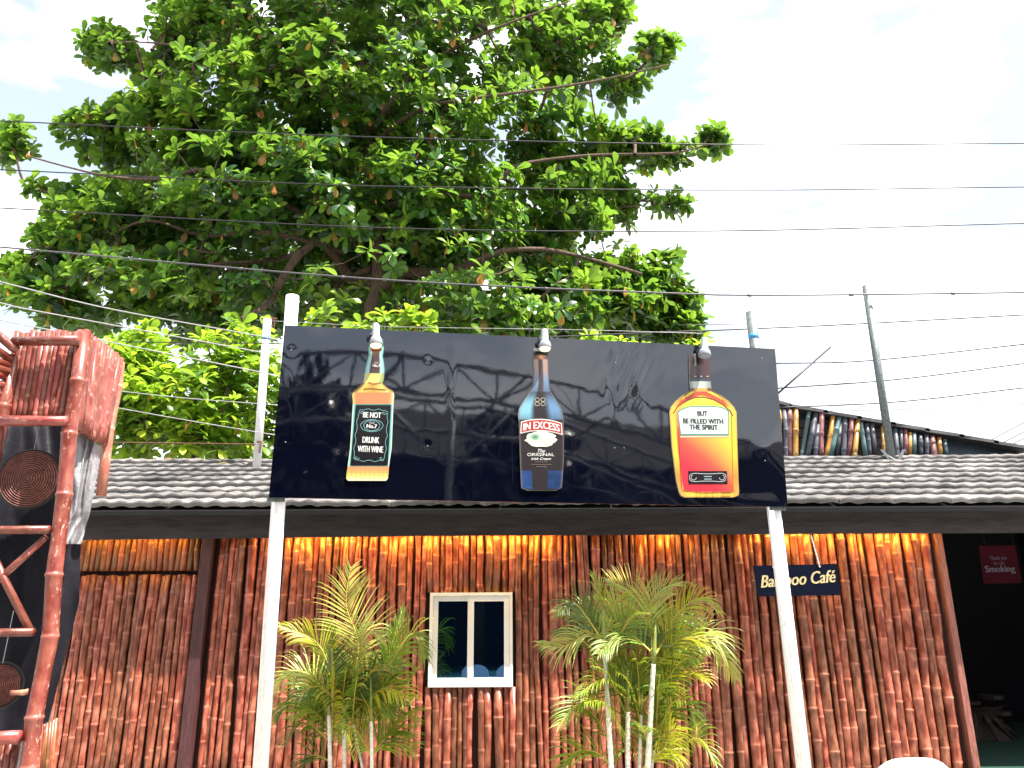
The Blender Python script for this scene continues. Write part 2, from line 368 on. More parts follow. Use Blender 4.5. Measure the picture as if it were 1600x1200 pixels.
w = MB(); w.box((xR+0.003, YW-0.2, 0.004), (xRoofR-0.003, YW+3.99, 0.03)); fl = w.build('floor', M_grass, cafe, label='dark green turf floor inside the entrance')
# window opening limits
wx0, wx1 = at(671, 1000, YW-0.02).x, at(801, 1000, YW-0.02).x
wz1, wz0 = at(735, 926, YW-0.02).z, at(735, 1073, YW-0.02).z
# culms of the wall
def wx(px, py=960): return at(px, py, YW).x
x = wx(328, 1000); xend = wx(1466, 940); ztop = zF0+0.12
k = 0
slant_gaps = [wx(962), wx(1218), wx(1232)]
while x < xend:
    near_right = x > wx(1370, 1000)
    r = random.uniform(0.043, 0.060) if near_right else random.choice([random.uniform(0.028, 0.04), random.uniform(0.036, 0.058)])
    xc = x+r*0.95; x = xc+r*0.95+random.choice([-0.003, 0.002, 0.004, 0.012])
    lean = random.gauss(0, 0.020)-(0.05 if near_right else 0)
    if near_right: lean += 0.02*random.random()
    y = YW+0.016-random.uniform(0, 0.035)
    segs = [(0.0, ztop)]
    if wx0-r*0.7 < xc < wx1+r*0.7: segs = [(0.0, wz0-0.003), (wz1+0.003, ztop)]
    for (z0, z1) in segs:
        f0, f1 = z0/ztop, z1/ztop
        p0 = (xc+lean*(0.5-f0), y, z0); p1 = (xc+lean*(0.5-f1), y+0.004*math.sin(k), z1)
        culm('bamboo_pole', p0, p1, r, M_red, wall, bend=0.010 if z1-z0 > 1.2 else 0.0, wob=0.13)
    k += 1
    if k % 17 == 5: x += random.uniform(0.012, 0.03)
# white-ish timber jamb at the right end
j = MB(); j.box((xR-0.025, YW-0.06, 0), (xR+0.045, YW+0.058, zF0+0.1)); j.build('jamb', M_jamb, cafe, label='pinkish brown timber edge of the bamboo wall')
# short culms over the door and the door
dx0, dx1 = wx(112, 1000), wx(297, 1000); zdoor = at(200, 897, YW).z
lw = MB(); x = xL-0.0
x = wx(103, 1000)
while x < dx1-0.01:
    r = random.uniform(0.030, 0.040); xc = x+r; x += 2*r*0.97
    culm('bamboo_pole', (xc, YW+0.01, zdoor+0.035), (xc+random.gauss(0, 0.006), YW+0.01, ztop), r, M_orange, wall, gap=(0.2, 0.6))
door = MB(); door.box((dx0, YW+0.03, 0.02), (dx1, YW+0.055, zdoor)); door = door.build('door', M_back, cafe, label='bamboo pole door at the left end of the wall')
x = dx0
while x < dx1-0.015:
    r = random.uniform(0.028, 0.042); xc = x+r; x += 2*r*0.97
    ln = random.gauss(0, 0.01)
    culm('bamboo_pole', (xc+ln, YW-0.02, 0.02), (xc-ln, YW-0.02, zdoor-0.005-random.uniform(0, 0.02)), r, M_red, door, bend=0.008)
x = xL
while x < dx0-0.02:
    r = random.uniform(0.018, 0.03); xc = x+r; x += 2*r
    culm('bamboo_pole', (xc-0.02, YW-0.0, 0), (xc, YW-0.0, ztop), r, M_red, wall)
mp_ = MB(); mp_.box((wx(303, 1000), YW-0.09, 0), (wx(318, 1000)+0.02, YW+0.058, ztop)); mp_.build('door_post', M_maroon, cafe, label='dark maroon grained timber post beside the door')
# window
yf = YW-0.065
fr = MB()
def rect_frame(mb, x0, x1, z0, z1, t, y0, y1):
    mb.box((x0, y0, z1-t), (x1, y1, z1)); mb.box((x0, y0, z0), (x1, y1, z0+t))
    mb.box((x0, y0, z0+t+0.0005), (x0+t, y1, z1-t-0.0005)); mb.box((x1-t, y0, z0+t+0.0005), (x1, y1, z1-t-0.0005))
rect_frame(fr, wx0, wx1, wz0, wz1, 0.035, yf, YW+0.07)
win = fr.build('window', M_cream, cafe, label='two pane sliding window in a cream frame')
xm = at(735, 1000, yf).x
for i, (a, b_, yy) in enumerate(((wx0+0.037, xm+0.02, yf+0.03), (xm-0.022, wx1-0.037, yf+0.008))):
    s_ = MB(); rect_frame(s_, a, b_, wz0+0.038, wz1-0.038, 0.058 if i else 0.055, yy, yy+0.02); s_.build('sash', M_cream, win)
    p_ = MB(); p_.box((a+0.05, yy+0.008, wz0+0.09), (b_-0.05, yy+0.013, wz1-0.09)); p_.build('pane', M_glass, win)
# fascia boards, soffit
xs = [at(126, 820, 8.78).x, at(627, 820, 8.78).x, at(1172, 820, 8.78).x, xRoofR]
zF1 = zF0+0.30
for i in range(3):
    b_ = MB(); dz = (0.018 if i == 0 else 0.0); x0, x1 = xs[i]+0.0008, xs[i+1]-0.0008
    b_.hexa([(x0, 8.74, zF0-dz*1.3), (x1, 8.74, zF0-dz*0.2), (x1, 8.78, zF0-dz*0.2), (x0, 8.78, zF0-dz*1.3)], [(x0, 8.74, zF1), (x1, 8.74, zF1), (x1, 8.78, zF1), (x0, 8.78, zF1)])
    b_.build('fascia_board', M_fascia, cafe)
# roof deck (front and back slopes) + tiles
dsl = Vector((0, YR-YE, zR-zEave)); SL = dsl.length; dsl.normalize(); nrm = Vector((0, -dsl.z, dsl.y))
rd = MB()
e0, r0 = Vector((0, YE, zEave-0.05)), Vector((0, YR, zR-0.05))
for (A, B_) in ((e0, r0), (r0, Vector((0, 2*YR-YE, zEave-0.05)))):
    rd.hexa([Vector((xRoofL, 0, 0))+A-nrm*0.05, Vector((xRoofR, 0, 0))+A-nrm*0.05, Vector((xRoofR, 0, 0))+B_-nrm*0.05, Vector((xRoofL, 0, 0))+B_-nrm*0.05],
            [Vector((xRoofL, 0, 0))+A, Vector((xRoofR, 0, 0))+A, Vector((xRoofR, 0, 0))+B_, Vector((xRoofL, 0, 0))+B_])
roof = rd.build('roof', M_deck, cafe, label='low pitched roof of overlapping wavy grey tiles')
NC = 9; cd = SL/NC; WL = 0.205; PW = WL*6
def tile_mesh(seed):
    R = random.Random(seed); nu, nv = 6*8, 5; P = []; ra_ = [R.uniform(0.55, 1.25) for _ in range(7)]
    vs = [(-0.05, -0.004, 0), (0.0, 0.044, 1), (0.03, 0.052, 1), (0.5, 0.024, 0.8), (1.04, 0.006, 0.6)]
    for (v, h, a) in vs:
        row = []
        for i in range(nu+1):
            u = i/8; ph = u-math.floor(u)
            ph = ph**(0.8+0.5*ra_[int(u) % 7]); wv = 0.5-0.5*math.cos(2*math.pi*ph); wv = wv**0.75*ra_[int(u) % 7]
            jit = mnoise.noise(Vector((u*1.3+seed, v*2, seed)))*0.008+mnoise.noise(Vector((u*4.3+seed, v*5, seed)))*0.004
            zz = h + (wv-0.5)*0.023*a + jit
            if v == -0.05: zz = -0.010 + (wv-0.5)*0.018 + jit
            row.append((i/nu*PW*0.996, v*cd if v > 0 else (0.0 if v > -0.01 else 0.004), zz))
        P.append(row)
    mb = MB(); mb.grid(P); me = bpy.data.meshes.new('roof_tile'); me.from_pydata([tuple(v) for v in mb.v], [], mb.f)
    me.materials.append(M_tile); me.shade_smooth(); me.update()
    return me
tms = [tile_mesh(s) for s in range(6)]
base_rot = Matrix(((1, 0, 0, 0), (0, dsl.y, -dsl.z, 0), (0, dsl.z, dsl.y, 0), (0, 0, 0, 1)))
for c in range(NC):
    xo = xRoofL-(c % 3)*WL*2
    i = 0
    while xo < xRoofR:
        p = Vector((xo, YE, zEave))+dsl*(c*cd)+nrm*0.0
        if xo > xRoofL-PW:
            M = Matrix.Translation(p+nrm*(0.003*((i+c) % 2)+random.uniform(0, 0.006))) @ base_rot @ Matrix.Rotation(random.gauss(0, 0.0025), 4, 'Z') @ Matrix.Rotation(random.gauss(0, 0.0035), 4, 'Y')
            add('roof_tile', random.choice(tms), roof, M)
        xo += PW; i += 1
# warm strip lights tucked behind the fascia
M_strip = emit('warm_strip', (1.0, 0.56, 0.08), 85); M_strip2 = emit('weak_warm_strip', (1.0, 0.50, 0.08), 22)
for i, (a, b_) in enumerate(((128, 290), (440, 560), (590, 690), (715, 860), (1010, 1060), (1180, 1300), (1320, 1440))):
    sx = MB(); x0, x1 = at(a, 830, 8.9).x, at(b_, 830, 8.9).x; sx.box((x0, 8.785, zF0+0.11), (x1, 8.80, zF0+0.13)); o = sx.build('strip_light', M_strip2 if i == 0 else M_strip, None)
    tag(o, 'warm glowing strip light behind the dark fascia, '+('above the bamboo door', 'between left post and palm', 'above the left palm', 'above the window', 'above the right palm', 'above the cafe name board', 'nearest the dark entrance')[i], 'light', 'warm strip lights behind the fascia')

# entrance sign, driftwood stump
pl = Plane(at(1560, 880, 11.0), Vector((0.0, -1, 0)))
q = [pl.hit(*p) for p in ((1529, 853), (1586, 852), (1597, 911), (1537, 912))]
def slab(mb, quad, n, t):
    quad = [Vector(p) for p in quad]; mb.hexa([p-n*t for p in quad], quad)
# ------------------------------------------------------------------ lettering
def text_mesh(txt, shear=0.0, bold=0.0, res=3, space=1.0):
    cu = bpy.data.curves.new('t', 'FONT'); cu.body = txt; cu.resolution_u = res; cu.shear = shear; cu.offset = bold; cu.space_character = space
    ob = bpy.data.objects.new('t', cu); COL.objects.link(ob); bpy.context.view_layer.update()
    me = bpy.data.meshes.new_from_object(ob.evaluated_get(bpy.context.evaluated_depsgraph_get()))
    bpy.data.objects.remove(ob); bpy.data.curves.remove(cu); return me
def lettering(txt, plane, f, mat, parent, off=0.006, name='lettering', fat=0.0, **kw):
    """f(s, t) -> pixel, s along the text 0..1, t from baseline 0 to cap height 1"""
    me = text_mesh(txt, **kw); xs_ = [v.co.x for v in me.vertices]; x0, x1 = min(xs_), max(xs_)
    cap = 0.69
    o0 = WM[parent.name].translation
    V0 = [(v.co.x, v.co.y) for v in me.vertices]; F0_ = [tuple(p.vertices) for p in me.polygons]; bpy.data.meshes.remove(me); VV = []; FF = []
    sh_ = [0.0] if not fat else [-fat, -fat/3, fat/3, fat]; n0 = len(V0)
    for q_, d_ in enumerate(sh_):
        VV += [tuple(plane.hit(*f(((a+d_)-x0+fat)/(x1-x0+2*fat), (b-0.01)/cap), off+0.00025*q_)-o0) for a, b in V0]; FF += [tuple(i+q_*n0 for i in p) for p in F0_]
    me = bpy.data.meshes.new(name); me.from_pydata(VV, [], FF); me.materials.append(mat); me.update()
    return add(name, me, parent, Matrix.Translation(o0))
def line(pl_, pr_, h, ht=None):
    """straight baseline from pl_ to pr_ with cap height h px; columns lean like the board's verticals"""
    def f(s, t):
        x = pl_[0]+(pr_[0]-pl_[0])*s; y = pl_[1]+(pr_[1]-pl_[1])*s
        return (x+(x-779)/3900*(-h*t)*-1*-1, y-h*t)
    return f
ns = thing('no_smoking_sign', 'dark red sign thanking people for not smoking, inside the dark entrance', 'sign', tuple(q[3]))
mb = MB(); slab(mb, [q[3], q[2], q[1], q[0]], Vector((0, -1, 0)), 0.012); mb.build('panel', M_signred, ns)
lettering('Thank you', pl, line((1547, 875), (1573, 874), 6), M_signtext, ns)
lettering('for not', pl, line((1553, 883), (1570, 882), 6), M_signtext, ns)
lettering('Smoking', pl, line((1540, 894), (1587, 893), 10), M_signtext, ns, fat=0.045)
mb = MB(); a, b_ = at(1560, 845, 11.03), at(1560, 860, 11.03)
mb.tube([(a.x-0.2, 11.03, q[0].z-0.02), (a.x-0.2, 11.03, zF0+0.6)], 0.006, 6); mb.tube([(a.x+0.2, 11.03, q[0].z-0.02), (a.x+0.2, 11.03, zF0+0.6)], 0.006, 6); mb.build('hanger', M_wire, ns)
sp = at_z(1545, 1158, 0.03); st = thing('driftwood_stump', 'gnarled dark driftwood stump seat on the green floor of the entrance', 'stump', (sp.x, sp.y+0.25, 0.03))
mb = MB(); cx, cy = sp.x+0.02, sp.y+0.3
P = []
for i in range(9):
    row = []; t = i/8
    for k in range(18):
        a = 2*math.pi*k/18; rad = (0.20+0.13*abs(t-0.5)*2)*(1+0.28*mnoise.noise(Vector((math.cos(a)*1.6, math.sin(a)*1.6, t*2.2))))*(1+0.15*math.sin(5*a+3*t))
        row.append((cx+rad*math.cos(a)*1.25, cy+rad*math.sin(a), 0.03+0.42*t))
    P.append(row)
mb.grid(P, wrap=True); mb.build('trunk_block', M_stump, st, True)
for (dx, dz, wdt) in ((-0.16, 0.46, 0.42), (0.22, 0.53, 0.30), (0.30, 0.33, 0.28)):
    s_ = MB(); pr = [(cx+dx+wdt/2*math.cos(t_*math.pi/5)*(1+0.1*math.sin(3*t_)), cy-0.05+0.22*math.sin(t_*math.pi/5)) for t_ in range(10)]
    n = 10; s_.v = [Vector((p[0], p[1], dz)) for p in pr]+[Vector((p[0], p[1], dz+0.045)) for p in pr]; s_.c = [None]*20
    s_.f = [tuple(range(n))[::-1], tuple(range(n, 2*n))]+[(i, (i+1) % n, n+(i+1) % n, n+i) for i in range(n)]
    s_.build('seat_slab', M_stump, st)
for k in range(5):
    a = -2.6+k*0.55; s_ = MB(); s_.tube([(cx+0.15*math.cos(a), cy+0.15*math.sin(a), 0.42), (cx+0.30*math.cos(a), cy+0.30*math.sin(a), 0.25), (cx+0.5*math.cos(a), cy+0.42*math.sin(a), 0.045)], [0.04, 0.035, 0.015], 6)
    s_.build('root', M_stump, st, True)

# ================================================================== CAFE NAME BOARD
ply = 8.55; pc = Plane(at(1245, 905, ply), Vector((0.02, -1, 0)))
q = [pc.hit(*p) for p in ((1177, 884), (1308, 881), (1314, 930), (1184, 932))]
cs = thing('cafe_name_sign', 'small black board reading Bamboo Cafe hung on chains behind the right post', 'sign', tuple(q[3]))
mb = MB(); slab(mb, [q[3], q[2], q[1], q[0]], pc.n, 0.015); mb.build('panel', M_navy, cs)
lettering('Bamboo Café', pc, line((1189, 918), (1307, 909), 19), M_gold, cs, off=0.004, shear=0.28, fat=0.03)
for (a, b_) in (((1208, 836), (1208, 887)), ((1267, 836), (1281, 886))):
    mb = MB(); p0, p1 = pc.hit(*a, 0.01), pc.hit(*b_, 0.01); n = 16
    for i in range(n):
        c0 = p0.lerp(p1, i/n); c1 = p0.lerp(p1, (i+1)/n); d = (c1-c0); s_ = Vector((1, 0, 0)) if i % 2 else Vector((0, 1, 0)); hw = 0.006
        ring = [c0+d*0.5+d*0.62*math.sin(t_)+s_*hw*math.cos(t_) for t_ in [2*math.pi*k/8 for k in range(9)]]
        mb.tube(ring, 0.004, 5, False)
    mb.build('chain', M_chain, cs, True)

# ================================================================== BILLBOARD
TL = at(445, 508, 6.40); BL = at(420, 777, 6.40)
TR = at_z(1211, 545, TL.z); BR = at_z(1231, 792, BL.z)
yR = (TR.y+BR.y)/2; xRr = (TR.x+BR.x)/2
ud = Vector((xRr-(TL.x+BL.x)/2, yR-6.40, 0)).normalized(); nb = Vector((ud.y, -ud.x, 0)).normalized()
PB = Plane((TL+BL)/2, nb)
Yof = lambda px: PB.hit(px, 650).y
bb = thing('billboard', 'long glossy black signboard with three bottle pictures on two white posts', 'billboard', tuple(PB.hit(825, 785)))
def lerp2(a, b, t): return (a[0]+(b[0]-a[0])*t, a[1]+(b[1]-a[1])*t)
mb = MB(); NU, NV = 220, 64; rows = []; back = []
bumps = [(455, 547, 6, -0.0018), (446, 691, 6, -0.0018), (668, 697, 7, -0.0022), (669, 563, 4, -0.001), (1190, 700, 9, 0.004)]
for jv in range(NV+1):
    row = []
    for iu in range(NU+1):
        s, t = iu/NU, jv/NV
        a = lerp2((445, 508), (1211, 545), s); b_ = lerp2((420, 777), (1231, 792), s); p = lerp2(a, b_, t)
        h = 0.0036*mnoise.noise(Vector((s*4, t*1.2, 3)))+0.00025*mnoise.noise(Vector((s*22, t*7, 9)))
        for (cx_, cy_, w_, hh) in bumps: h += hh*math.exp(-((p[0]-cx_)**2+(p[1]-cy_)**2)/(w_*w_))
        up = max(0, 1-t*1.9)
        cxr = 957+4*math.sin(p[1]*0.06); h += 0.006*up*math.exp(-((p[0]-cxr)/5)**2)
        h += 0.005*math.exp(-((p[0]-1003-9*math.sin(p[1]*0.05))/9)**2)*math.exp(-((p[1]-588)/32)**2)
        h += 0.004*math.exp(-((p[0]-985)/40)**2-((p[1]-570)/40)**2)*math.sin(p[0]*0.22+p[1]*0.11)
        if p[0] > 1085: h += 0.0030*(p[0]-1085)/140*math.sin((p[1]-540)*0.05)
        h += 0.003*math.exp(-((p[0]-704)/4)**2)*max(0, 1-abs(p[1]-600)/60)
        edge = min(1, min(s, 1-s)*40, min(t, 1-t)*12)
        row.append(PB.hit(p[0], p[1], 0.014+h*edge))
    rows.append(row)
mb.grid(rows, flip=True)
panel = mb.build('panel', M_gloss, bb, True)
e = MB(); qf = [PB.hit(*p, 0.002) for p in ((420, 777), (1231, 792), (1211, 545), (445, 508))]; slab(e, qf, nb, 0.03); e.build('backing_frame', M_black, bb)
for (px, py) in ((455, 547), (446, 691), (668, 697), (669, 563), (962, 567), (1190, 560), (1195, 720), (960, 700), (975, 700), (824, 716)):
    s_ = MB(); c0 = PB.hit(px, py, 0.012); s_.lathe(c0, nb, [(0, 0.007), (0.006, 0.006), (0.008, 0.002)], 8); s_.build('screw', M_galv, bb)
def scan(name, rowsdef, colf, off, parent, thick=0.0, nx=20, step=2.0, mat=None):
    ys = [r[0] for r in rowsdef]; y = ys[0]; Y_ = []
    while y < ys[-1]-1e-6: Y_.append(y); y += step
    Y_.append(ys[-1]); Y_ = sorted(set(Y_+ys)); P = []; C = []
    for y in Y_:
        xl = float(np.interp(y, ys, [r[1] for r in rowsdef])); xr = float(np.interp(y, ys, [r[2] for r in rowsdef]))
        P.append([PB.hit(xl+(xr-xl)*i/nx, y+0.0, off) for i in range(nx+1)])
        C.append([colf(i/nx, (y-ys[0])/(ys[-1]-ys[0]), xl+(xr-xl)*i/nx, y) for i in range(nx+1)])
    mb = MB(); mb.grid(P, C, flip=True)
    if thick:
        for side in (0, nx):
            Q = [[p[side]] + [p[side]-nb*thick] for p in P]; cc = [[(0.7, 0.7, 0.65)]*2 for _ in P]; mb.grid(Q, cc)
        for rr in (0, -1): mb.grid([P[rr], [p-nb*thick for p in P[rr]]], [[(0.7, 0.7, 0.65)]*(nx+1)]*2)
    return mb.build(name, mat or M_print, parent)
def C3(*a): return tuple(a)
def ramp(t, stops):
    for i in range(len(stops)-1):
        if t <= stops[i+1][0]:
            k = (t-stops[i][0])/max(1e-6, stops[i+1][0]-stops[i][0]); return tuple(stops[i][1][c]*(1-k)+stops[i+1][1][c]*k for c in range(3))
    return stops[-1][1]
def stroke(name, pts, wpx, col, off, parent, closed=False):
    mb = MB(); P = []
    if closed: pts = pts+[pts[0], pts[1]]
    for i, p in enumerate(pts):
        a = pts[max(i-1, 0)]; b_ = pts[min(i+1, len(pts)-1)]; dx, dy = b_[0]-a[0], b_[1]-a[1]; L = math.hypot(dx, dy) or 1
        nx_, ny_ = -dy/L*wpx/2, dx/L*wpx/2; P.append([PB.hit(p[0]+nx_, p[1]+ny_, off), PB.hit(p[0]-nx_, p[1]-ny_, off)])
    mb.grid(P, [[col]*2]*len(P)); return mb.build(name, M_print, parent)
M_wprint = plain('white_print', (0.55, 0.55, 0.53), 0.4, 0.05)
M_kprint = plain('black_print', (0.008, 0.010, 0.010), 0.4, 0.05)
# --- bottle 1: square whiskey bottle
B1 = [(530, 576, 599), (545, 575, 600), (556, 576, 598), (566, 573, 600), (577, 570.5, 601), (590, 569.5, 600), (599, 567, 598), (606, 559, 606), (611, 552, 615), (618, 550.5, 616), (628, 551.5, 615), (700, 547, 612), (727, 543.5, 608), (740, 541.5, 607), (748, 541, 606), (751, 544, 603)]
def c_b1(s, t, x, y):
    if y < 541: return C3(0.05, 0.22, 0.24) if s < 0.2 or s > 0.85 else C3(0.012, 0.012, 0.012)
    if y < 549 and 0.2 < s < 0.85: return ramp((y-541)/8, [(0, (0.012, 0.01, 0.01)), (0.5, (0.35, 0.12, 0.04)), (1, (0.15, 0.06, 0.055))])
    if y < 583:
        return ramp(abs(s-0.5)*2, [(0, (0.13, 0.075, 0.075)), (0.48, (0.15, 0.09, 0.085)), (0.56, (0.50, 0.75, 0.72)), (0.8, (0.55, 0.8, 0.78)), (1, (0.10, 0.45, 0.42))])
    if y < 598: return ramp(s, [(0, (0.75, 0.72, 0.45)), (0.3, (0.82, 0.72, 0.22)), (0.7, (0.8, 0.7, 0.3)), (1, (0.35, 0.45, 0.2))])
    if y < 613: return ramp(s, [(0, (0.35, 0.2, 0.06)), (0.15, (0.85, 0.62, 0.18)), (0.5, (0.75, 0.42, 0.12)), (0.85, (0.9, 0.72, 0.25)), (1, (0.3, 0.2, 0.1))])
    if y < 631: return ramp(s, [(0, (0.85, 0.7, 0.3)), (0.08, (0.78, 0.33, 0.16)), (0.9, (0.80, 0.34, 0.17)), (0.95, (0.85, 0.6, 0.3)), (1, (0.8, 0.8, 0.6))])
    if y < 729: return ramp(abs(s-0.5)*2, [(0, (0.1, 0.4, 0.35)), (0.8, (0.06, 0.32, 0.27)), (0.92, (0.25, 0.62, 0.55)), (1, (0.85, 0.88, 0.8))])
    k = math.sin(x*0.9)*0.10+math.sin(y*1.3)*0.06
    return ramp((y-729)/22+k, [(0, (0.82, 0.36, 0.20)), (0.45, (0.85, 0.50, 0.2)), (0.6, (0.88, 0.68, 0.2)), (0.9, (0.9, 0.82, 0.45)), (1, (0.9, 0.86, 0.7))])
b1 = scan('bottle_picture', B1, c_b1, 0.034, bb, 0.016, 24, 1.5); b1['label'] = 'square whiskey bottle picture with a black label on the left'
lab = scan('label', [(633, 556, 611), (727, 547.5, 606)], lambda s, t, x, y: (0.022, 0.018, 0.022), 0.0365, b1, nx=2, step=50)
for (dd, wpx) in ((0, 0.9),):
    def lp(s, t): return (lerp2(lerp2((559, 638), (608, 639), s), lerp2((550, 721), (603, 722), s), t))
    pts = []
    N = 20
    for i in range(N): s = 0.08+0.84*i/N; pts.append(lp(s, 0.03*abs(math.sin(s*math.pi*3))+0.0))
    for i in range(N): t = 0.06+0.88*i/N; pts.append(lp(1-0.05*abs(math.sin(t*math.pi*4)), t))
    for i in range(N): s = 0.92-0.84*i/N; pts.append(lp(s, 1-0.03*abs(math.sin(s*math.pi*3))))
    for i in range(N): t = 0.94-0.88*i/N; pts.append(lp(0.05*abs(math.sin(t*math.pi*4)), t))
    stroke('border', pts, 1.0, (0.22, 0.42, 0.42), 0.038, b1, True)
for (cx_, cy_) in ((566, 644), (600, 645), (557, 715), (596, 716)):
    stroke('scroll', [(cx_+4.5*math.cos(a/2)*(1-a/14), cy_+3*math.sin(a/2)*(1-a/14)) for a in range(14)], 0.9, (0.3, 0.5, 0.5), 0.038, b1)
for (rx, ry, wv) in ((17.5, 9.5, 0.8), (12.5, 8.0, 0.9)):
    stroke('oval', [(581+rx*math.cos(a/24*6.283)*(1+0.03*math.cos(a*2)), 665+ry*math.sin(a/24*6.283)) for a in range(24)], wv, (0.3, 0.55, 0.55), 0.038, b1, True)
lettering('BE NOT', PB, line((567, 652), (595.5, 653), 8.5), M_wprint, b1, 0.039, fat=0.045)
lettering('OLD', PB, line((577, 661.5), (585, 662), 2.6), M_wprint, b1, 0.039)
lettering('No.7', PB, line((572.5, 668.5), (589, 669), 6), M_wprint, b1, 0.039, fat=0.045)
lettering('DRUNK', PB, line((566, 691.5), (592.5, 692.5), 9.5), M_wprint, b1, 0.039, fat=0.045)
lettering('WITH WINE', PB, line((558.5, 705.5), (598.5, 707), 9.5), M_wprint, b1, 0.039, fat=0.045)
lettering('No.7', PB, line((582, 573), (594, 573.5), 4.5), M_wprint, b1, 0.037, fat=0.045)
lettering('OLD', PB, line((585, 567.5), (591, 567.7), 2.2), M_wprint, b1, 0.037)
stroke('glass_line', [(568, 608), (578, 607), (590, 608), (603, 609)], 1.2, (0.18, 0.09, 0.04), 0.037, b1)
stroke('glass_line', [(575, 597), (584, 600), (595, 598)], 1.2, (0.4, 0.16, 0.08), 0.037, b1)
# --- bottle 2: dark cream liqueur bottle
B2 = [(544, 834, 856), (549, 833.5, 856.5), (560, 833, 857), (580, 834, 857.5), (600, 833, 859), (612, 829, 861), (625, 819, 869), (638, 811, 877), (648, 809.5, 880), (660, 811, 881), (720, 813, 881), (750, 814, 879), (762, 815, 878), (766, 825, 870)]
def c_b2(s, t, x, y):
    d = (0.058, 0.046, 0.050)
    if y < 549: return (0.6, 0.6, 0.6)
    if y < 556: return (0.02, 0.02, 0.02)
    if y < 562: return ramp(abs(s-0.5)*2, [(0, (0.6, 0.28, 0.15)), (0.6, (0.2, 0.12, 0.1)), (1, (0.1, 0.08, 0.08))])
    if y < 612:
        l_ = ramp((y-562)/50, [(0, (0.55, 0.38, 0.32)), (0.35, (0.50, 0.36, 0.32)), (0.6, (0.28, 0.38, 0.52)), (1, (0.18, 0.26, 0.38))])
        return ramp(s, [(0, (0.25, 0.25, 0.28)), (0.12, l_), (0.30, l_), (0.36, (0.11, 0.08, 0.08)), (0.58, (0.12, 0.09, 0.09)), (0.66, l_), (0.88, l_), (1, (0.1, 0.1, 0.12))])
    if y < 656:
        q_ = 1-abs((y-638)/20)**2*0.7; q_ = max(0.1, q_)
        hl = tuple(a*q_+b*(1-q_) for a, b in zip((0.33, 0.62, 0.75), (0.10, 0.12, 0.16)))
        hr = tuple(a*q_+b*(1-q_) for a, b in zip((0.22, 0.38, 0.58), (0.08, 0.08, 0.10)))
        return ramp(s, [(0, (0.3, 0.3, 0.35)), (0.06, hl), (0.26, hl), (0.36, d), (0.62, d), (0.75, hr), (0.92, hr), (1, (0.2, 0.2, 0.22))])
    if y > 735 and y < 764:
        bl = (0.06, 0.14, 0.34); k = 0.8+0.3*(mnoise.noise(Vector((x*0.12, y*0.12, 1))))
        bl = tuple(c*k for c in bl)
        return ramp(s, [(0, (0.2, 0.2, 0.3)), (0.05, bl), (0.26, bl), (0.27, d), (0.64, d), (0.65, tuple(c*0.7 for c in bl)), (0.94, tuple(c*0.7 for c in bl)), (1, (0.2, 0.2, 0.25))])
    return ramp(abs(s-0.5)*2, [(0, d), (0.93, d), (1, (0.25, 0.2, 0.2))])
b2 = scan('bottle_picture', B2, c_b2, 0.034, bb, 0.016, 32, 1.5); b2['label'] = 'dark round shouldered liqueur bottle picture in the middle'
def arc(s0, s1, t0, t1):
    def f(s, t):
        u = s0+(s1-s0)*s; tt = t0+(t1-t0)*t; x = 813+66*u; yb = 670+2.2*u+ 5.5*((u-0.5)*2)**2; return (x+(u-0.5)*-1.5*tt, yb-13*tt+0)
    return f
for (name, m_, t0, t1, u0, u1, col) in (('banner_edge', 0, -0.18, 1.28, 0.0, 1.0, (0.85, 0.84, 0.8)), ('banner', 0, -0.05, 1.15, 0.025, 0.975, (0.62, 0.055, 0.045))):
    mb = MB(); f = arc(u0, u1, t0, t1); off = 0.0362 if name == 'banner_edge' else 0.0372
    mb.grid([[PB.hit(*f(i/24, j), off) for i in range(25)] for j in (0, 1)], [[col]*25]*2); mb.build(name, M_print, b2)
lettering('IN EXCESS', PB, arc(0.06, 0.94, 0.12, 0.98), M_wprint, b2, 0.0385, fat=0.045)
mb = MB(); C0 = (845.5, 686); ring = []
for k in range(40):
    a = 2*math.pi*k/40; r_ = 1+0.07*math.sin(9*a)+0.06*math.sin(15*a+1); ring.append((C0[0]+24*math.cos(a)*r_, C0[1]+12.5*math.sin(a)*(1+0.05*math.sin(7*a))))
def cpic(x, y):
    g_ = math.exp(-((x-836)/7)**2-((y-683)/5)**2); w_ = math.exp(-((x-850)/12)**2-((y-690)/6)**2)
    b_ = (0.86, 0.86, 0.74); b_ = tuple(b_[i]*(1-g_)+(0.06, 0.32, 0.24)[i]*g_ for i in range(3)); return tuple(b_[i]*(1-0.25*w_)+(0.5, 0.62, 0.3)[i]*0.25*w_ for i in range(3))
Pg = []; Cg = []
for k in range(41):
    p = ring[k % 40]; Pg.append([PB.hit(*lerp2(C0, p, j/6), 0.037) for j in range(7)]); Cg.append([cpic(*lerp2(C0, p, j/6)) for j in range(7)])
mb.grid(Pg, Cg, flip=False); mb.build('landscape_vignette', M_print, b2)
lettering('The', PB, line((840, 707), (852, 707), 5.5), M_wprint, b2, 0.038, shear=0.5)
lettering('ORIGINAL', PB, line((824, 712.5), (866, 712.5), 4.8), M_wprint, b2, 0.038)
lettering('Irish Cream', PB, line((830, 718.5), (861, 718.5), 3.8), M_wprint, b2, 0.038, shear=0.4, bold=0.01)
for (y, a, b_) in ((721.5, 836, 856), (725.5, 830, 862), (729, 838, 854)): stroke('small_print', [(a, y), (b_, y)], 0.7, (0.3, 0.24, 0.2), 0.0375, b2)
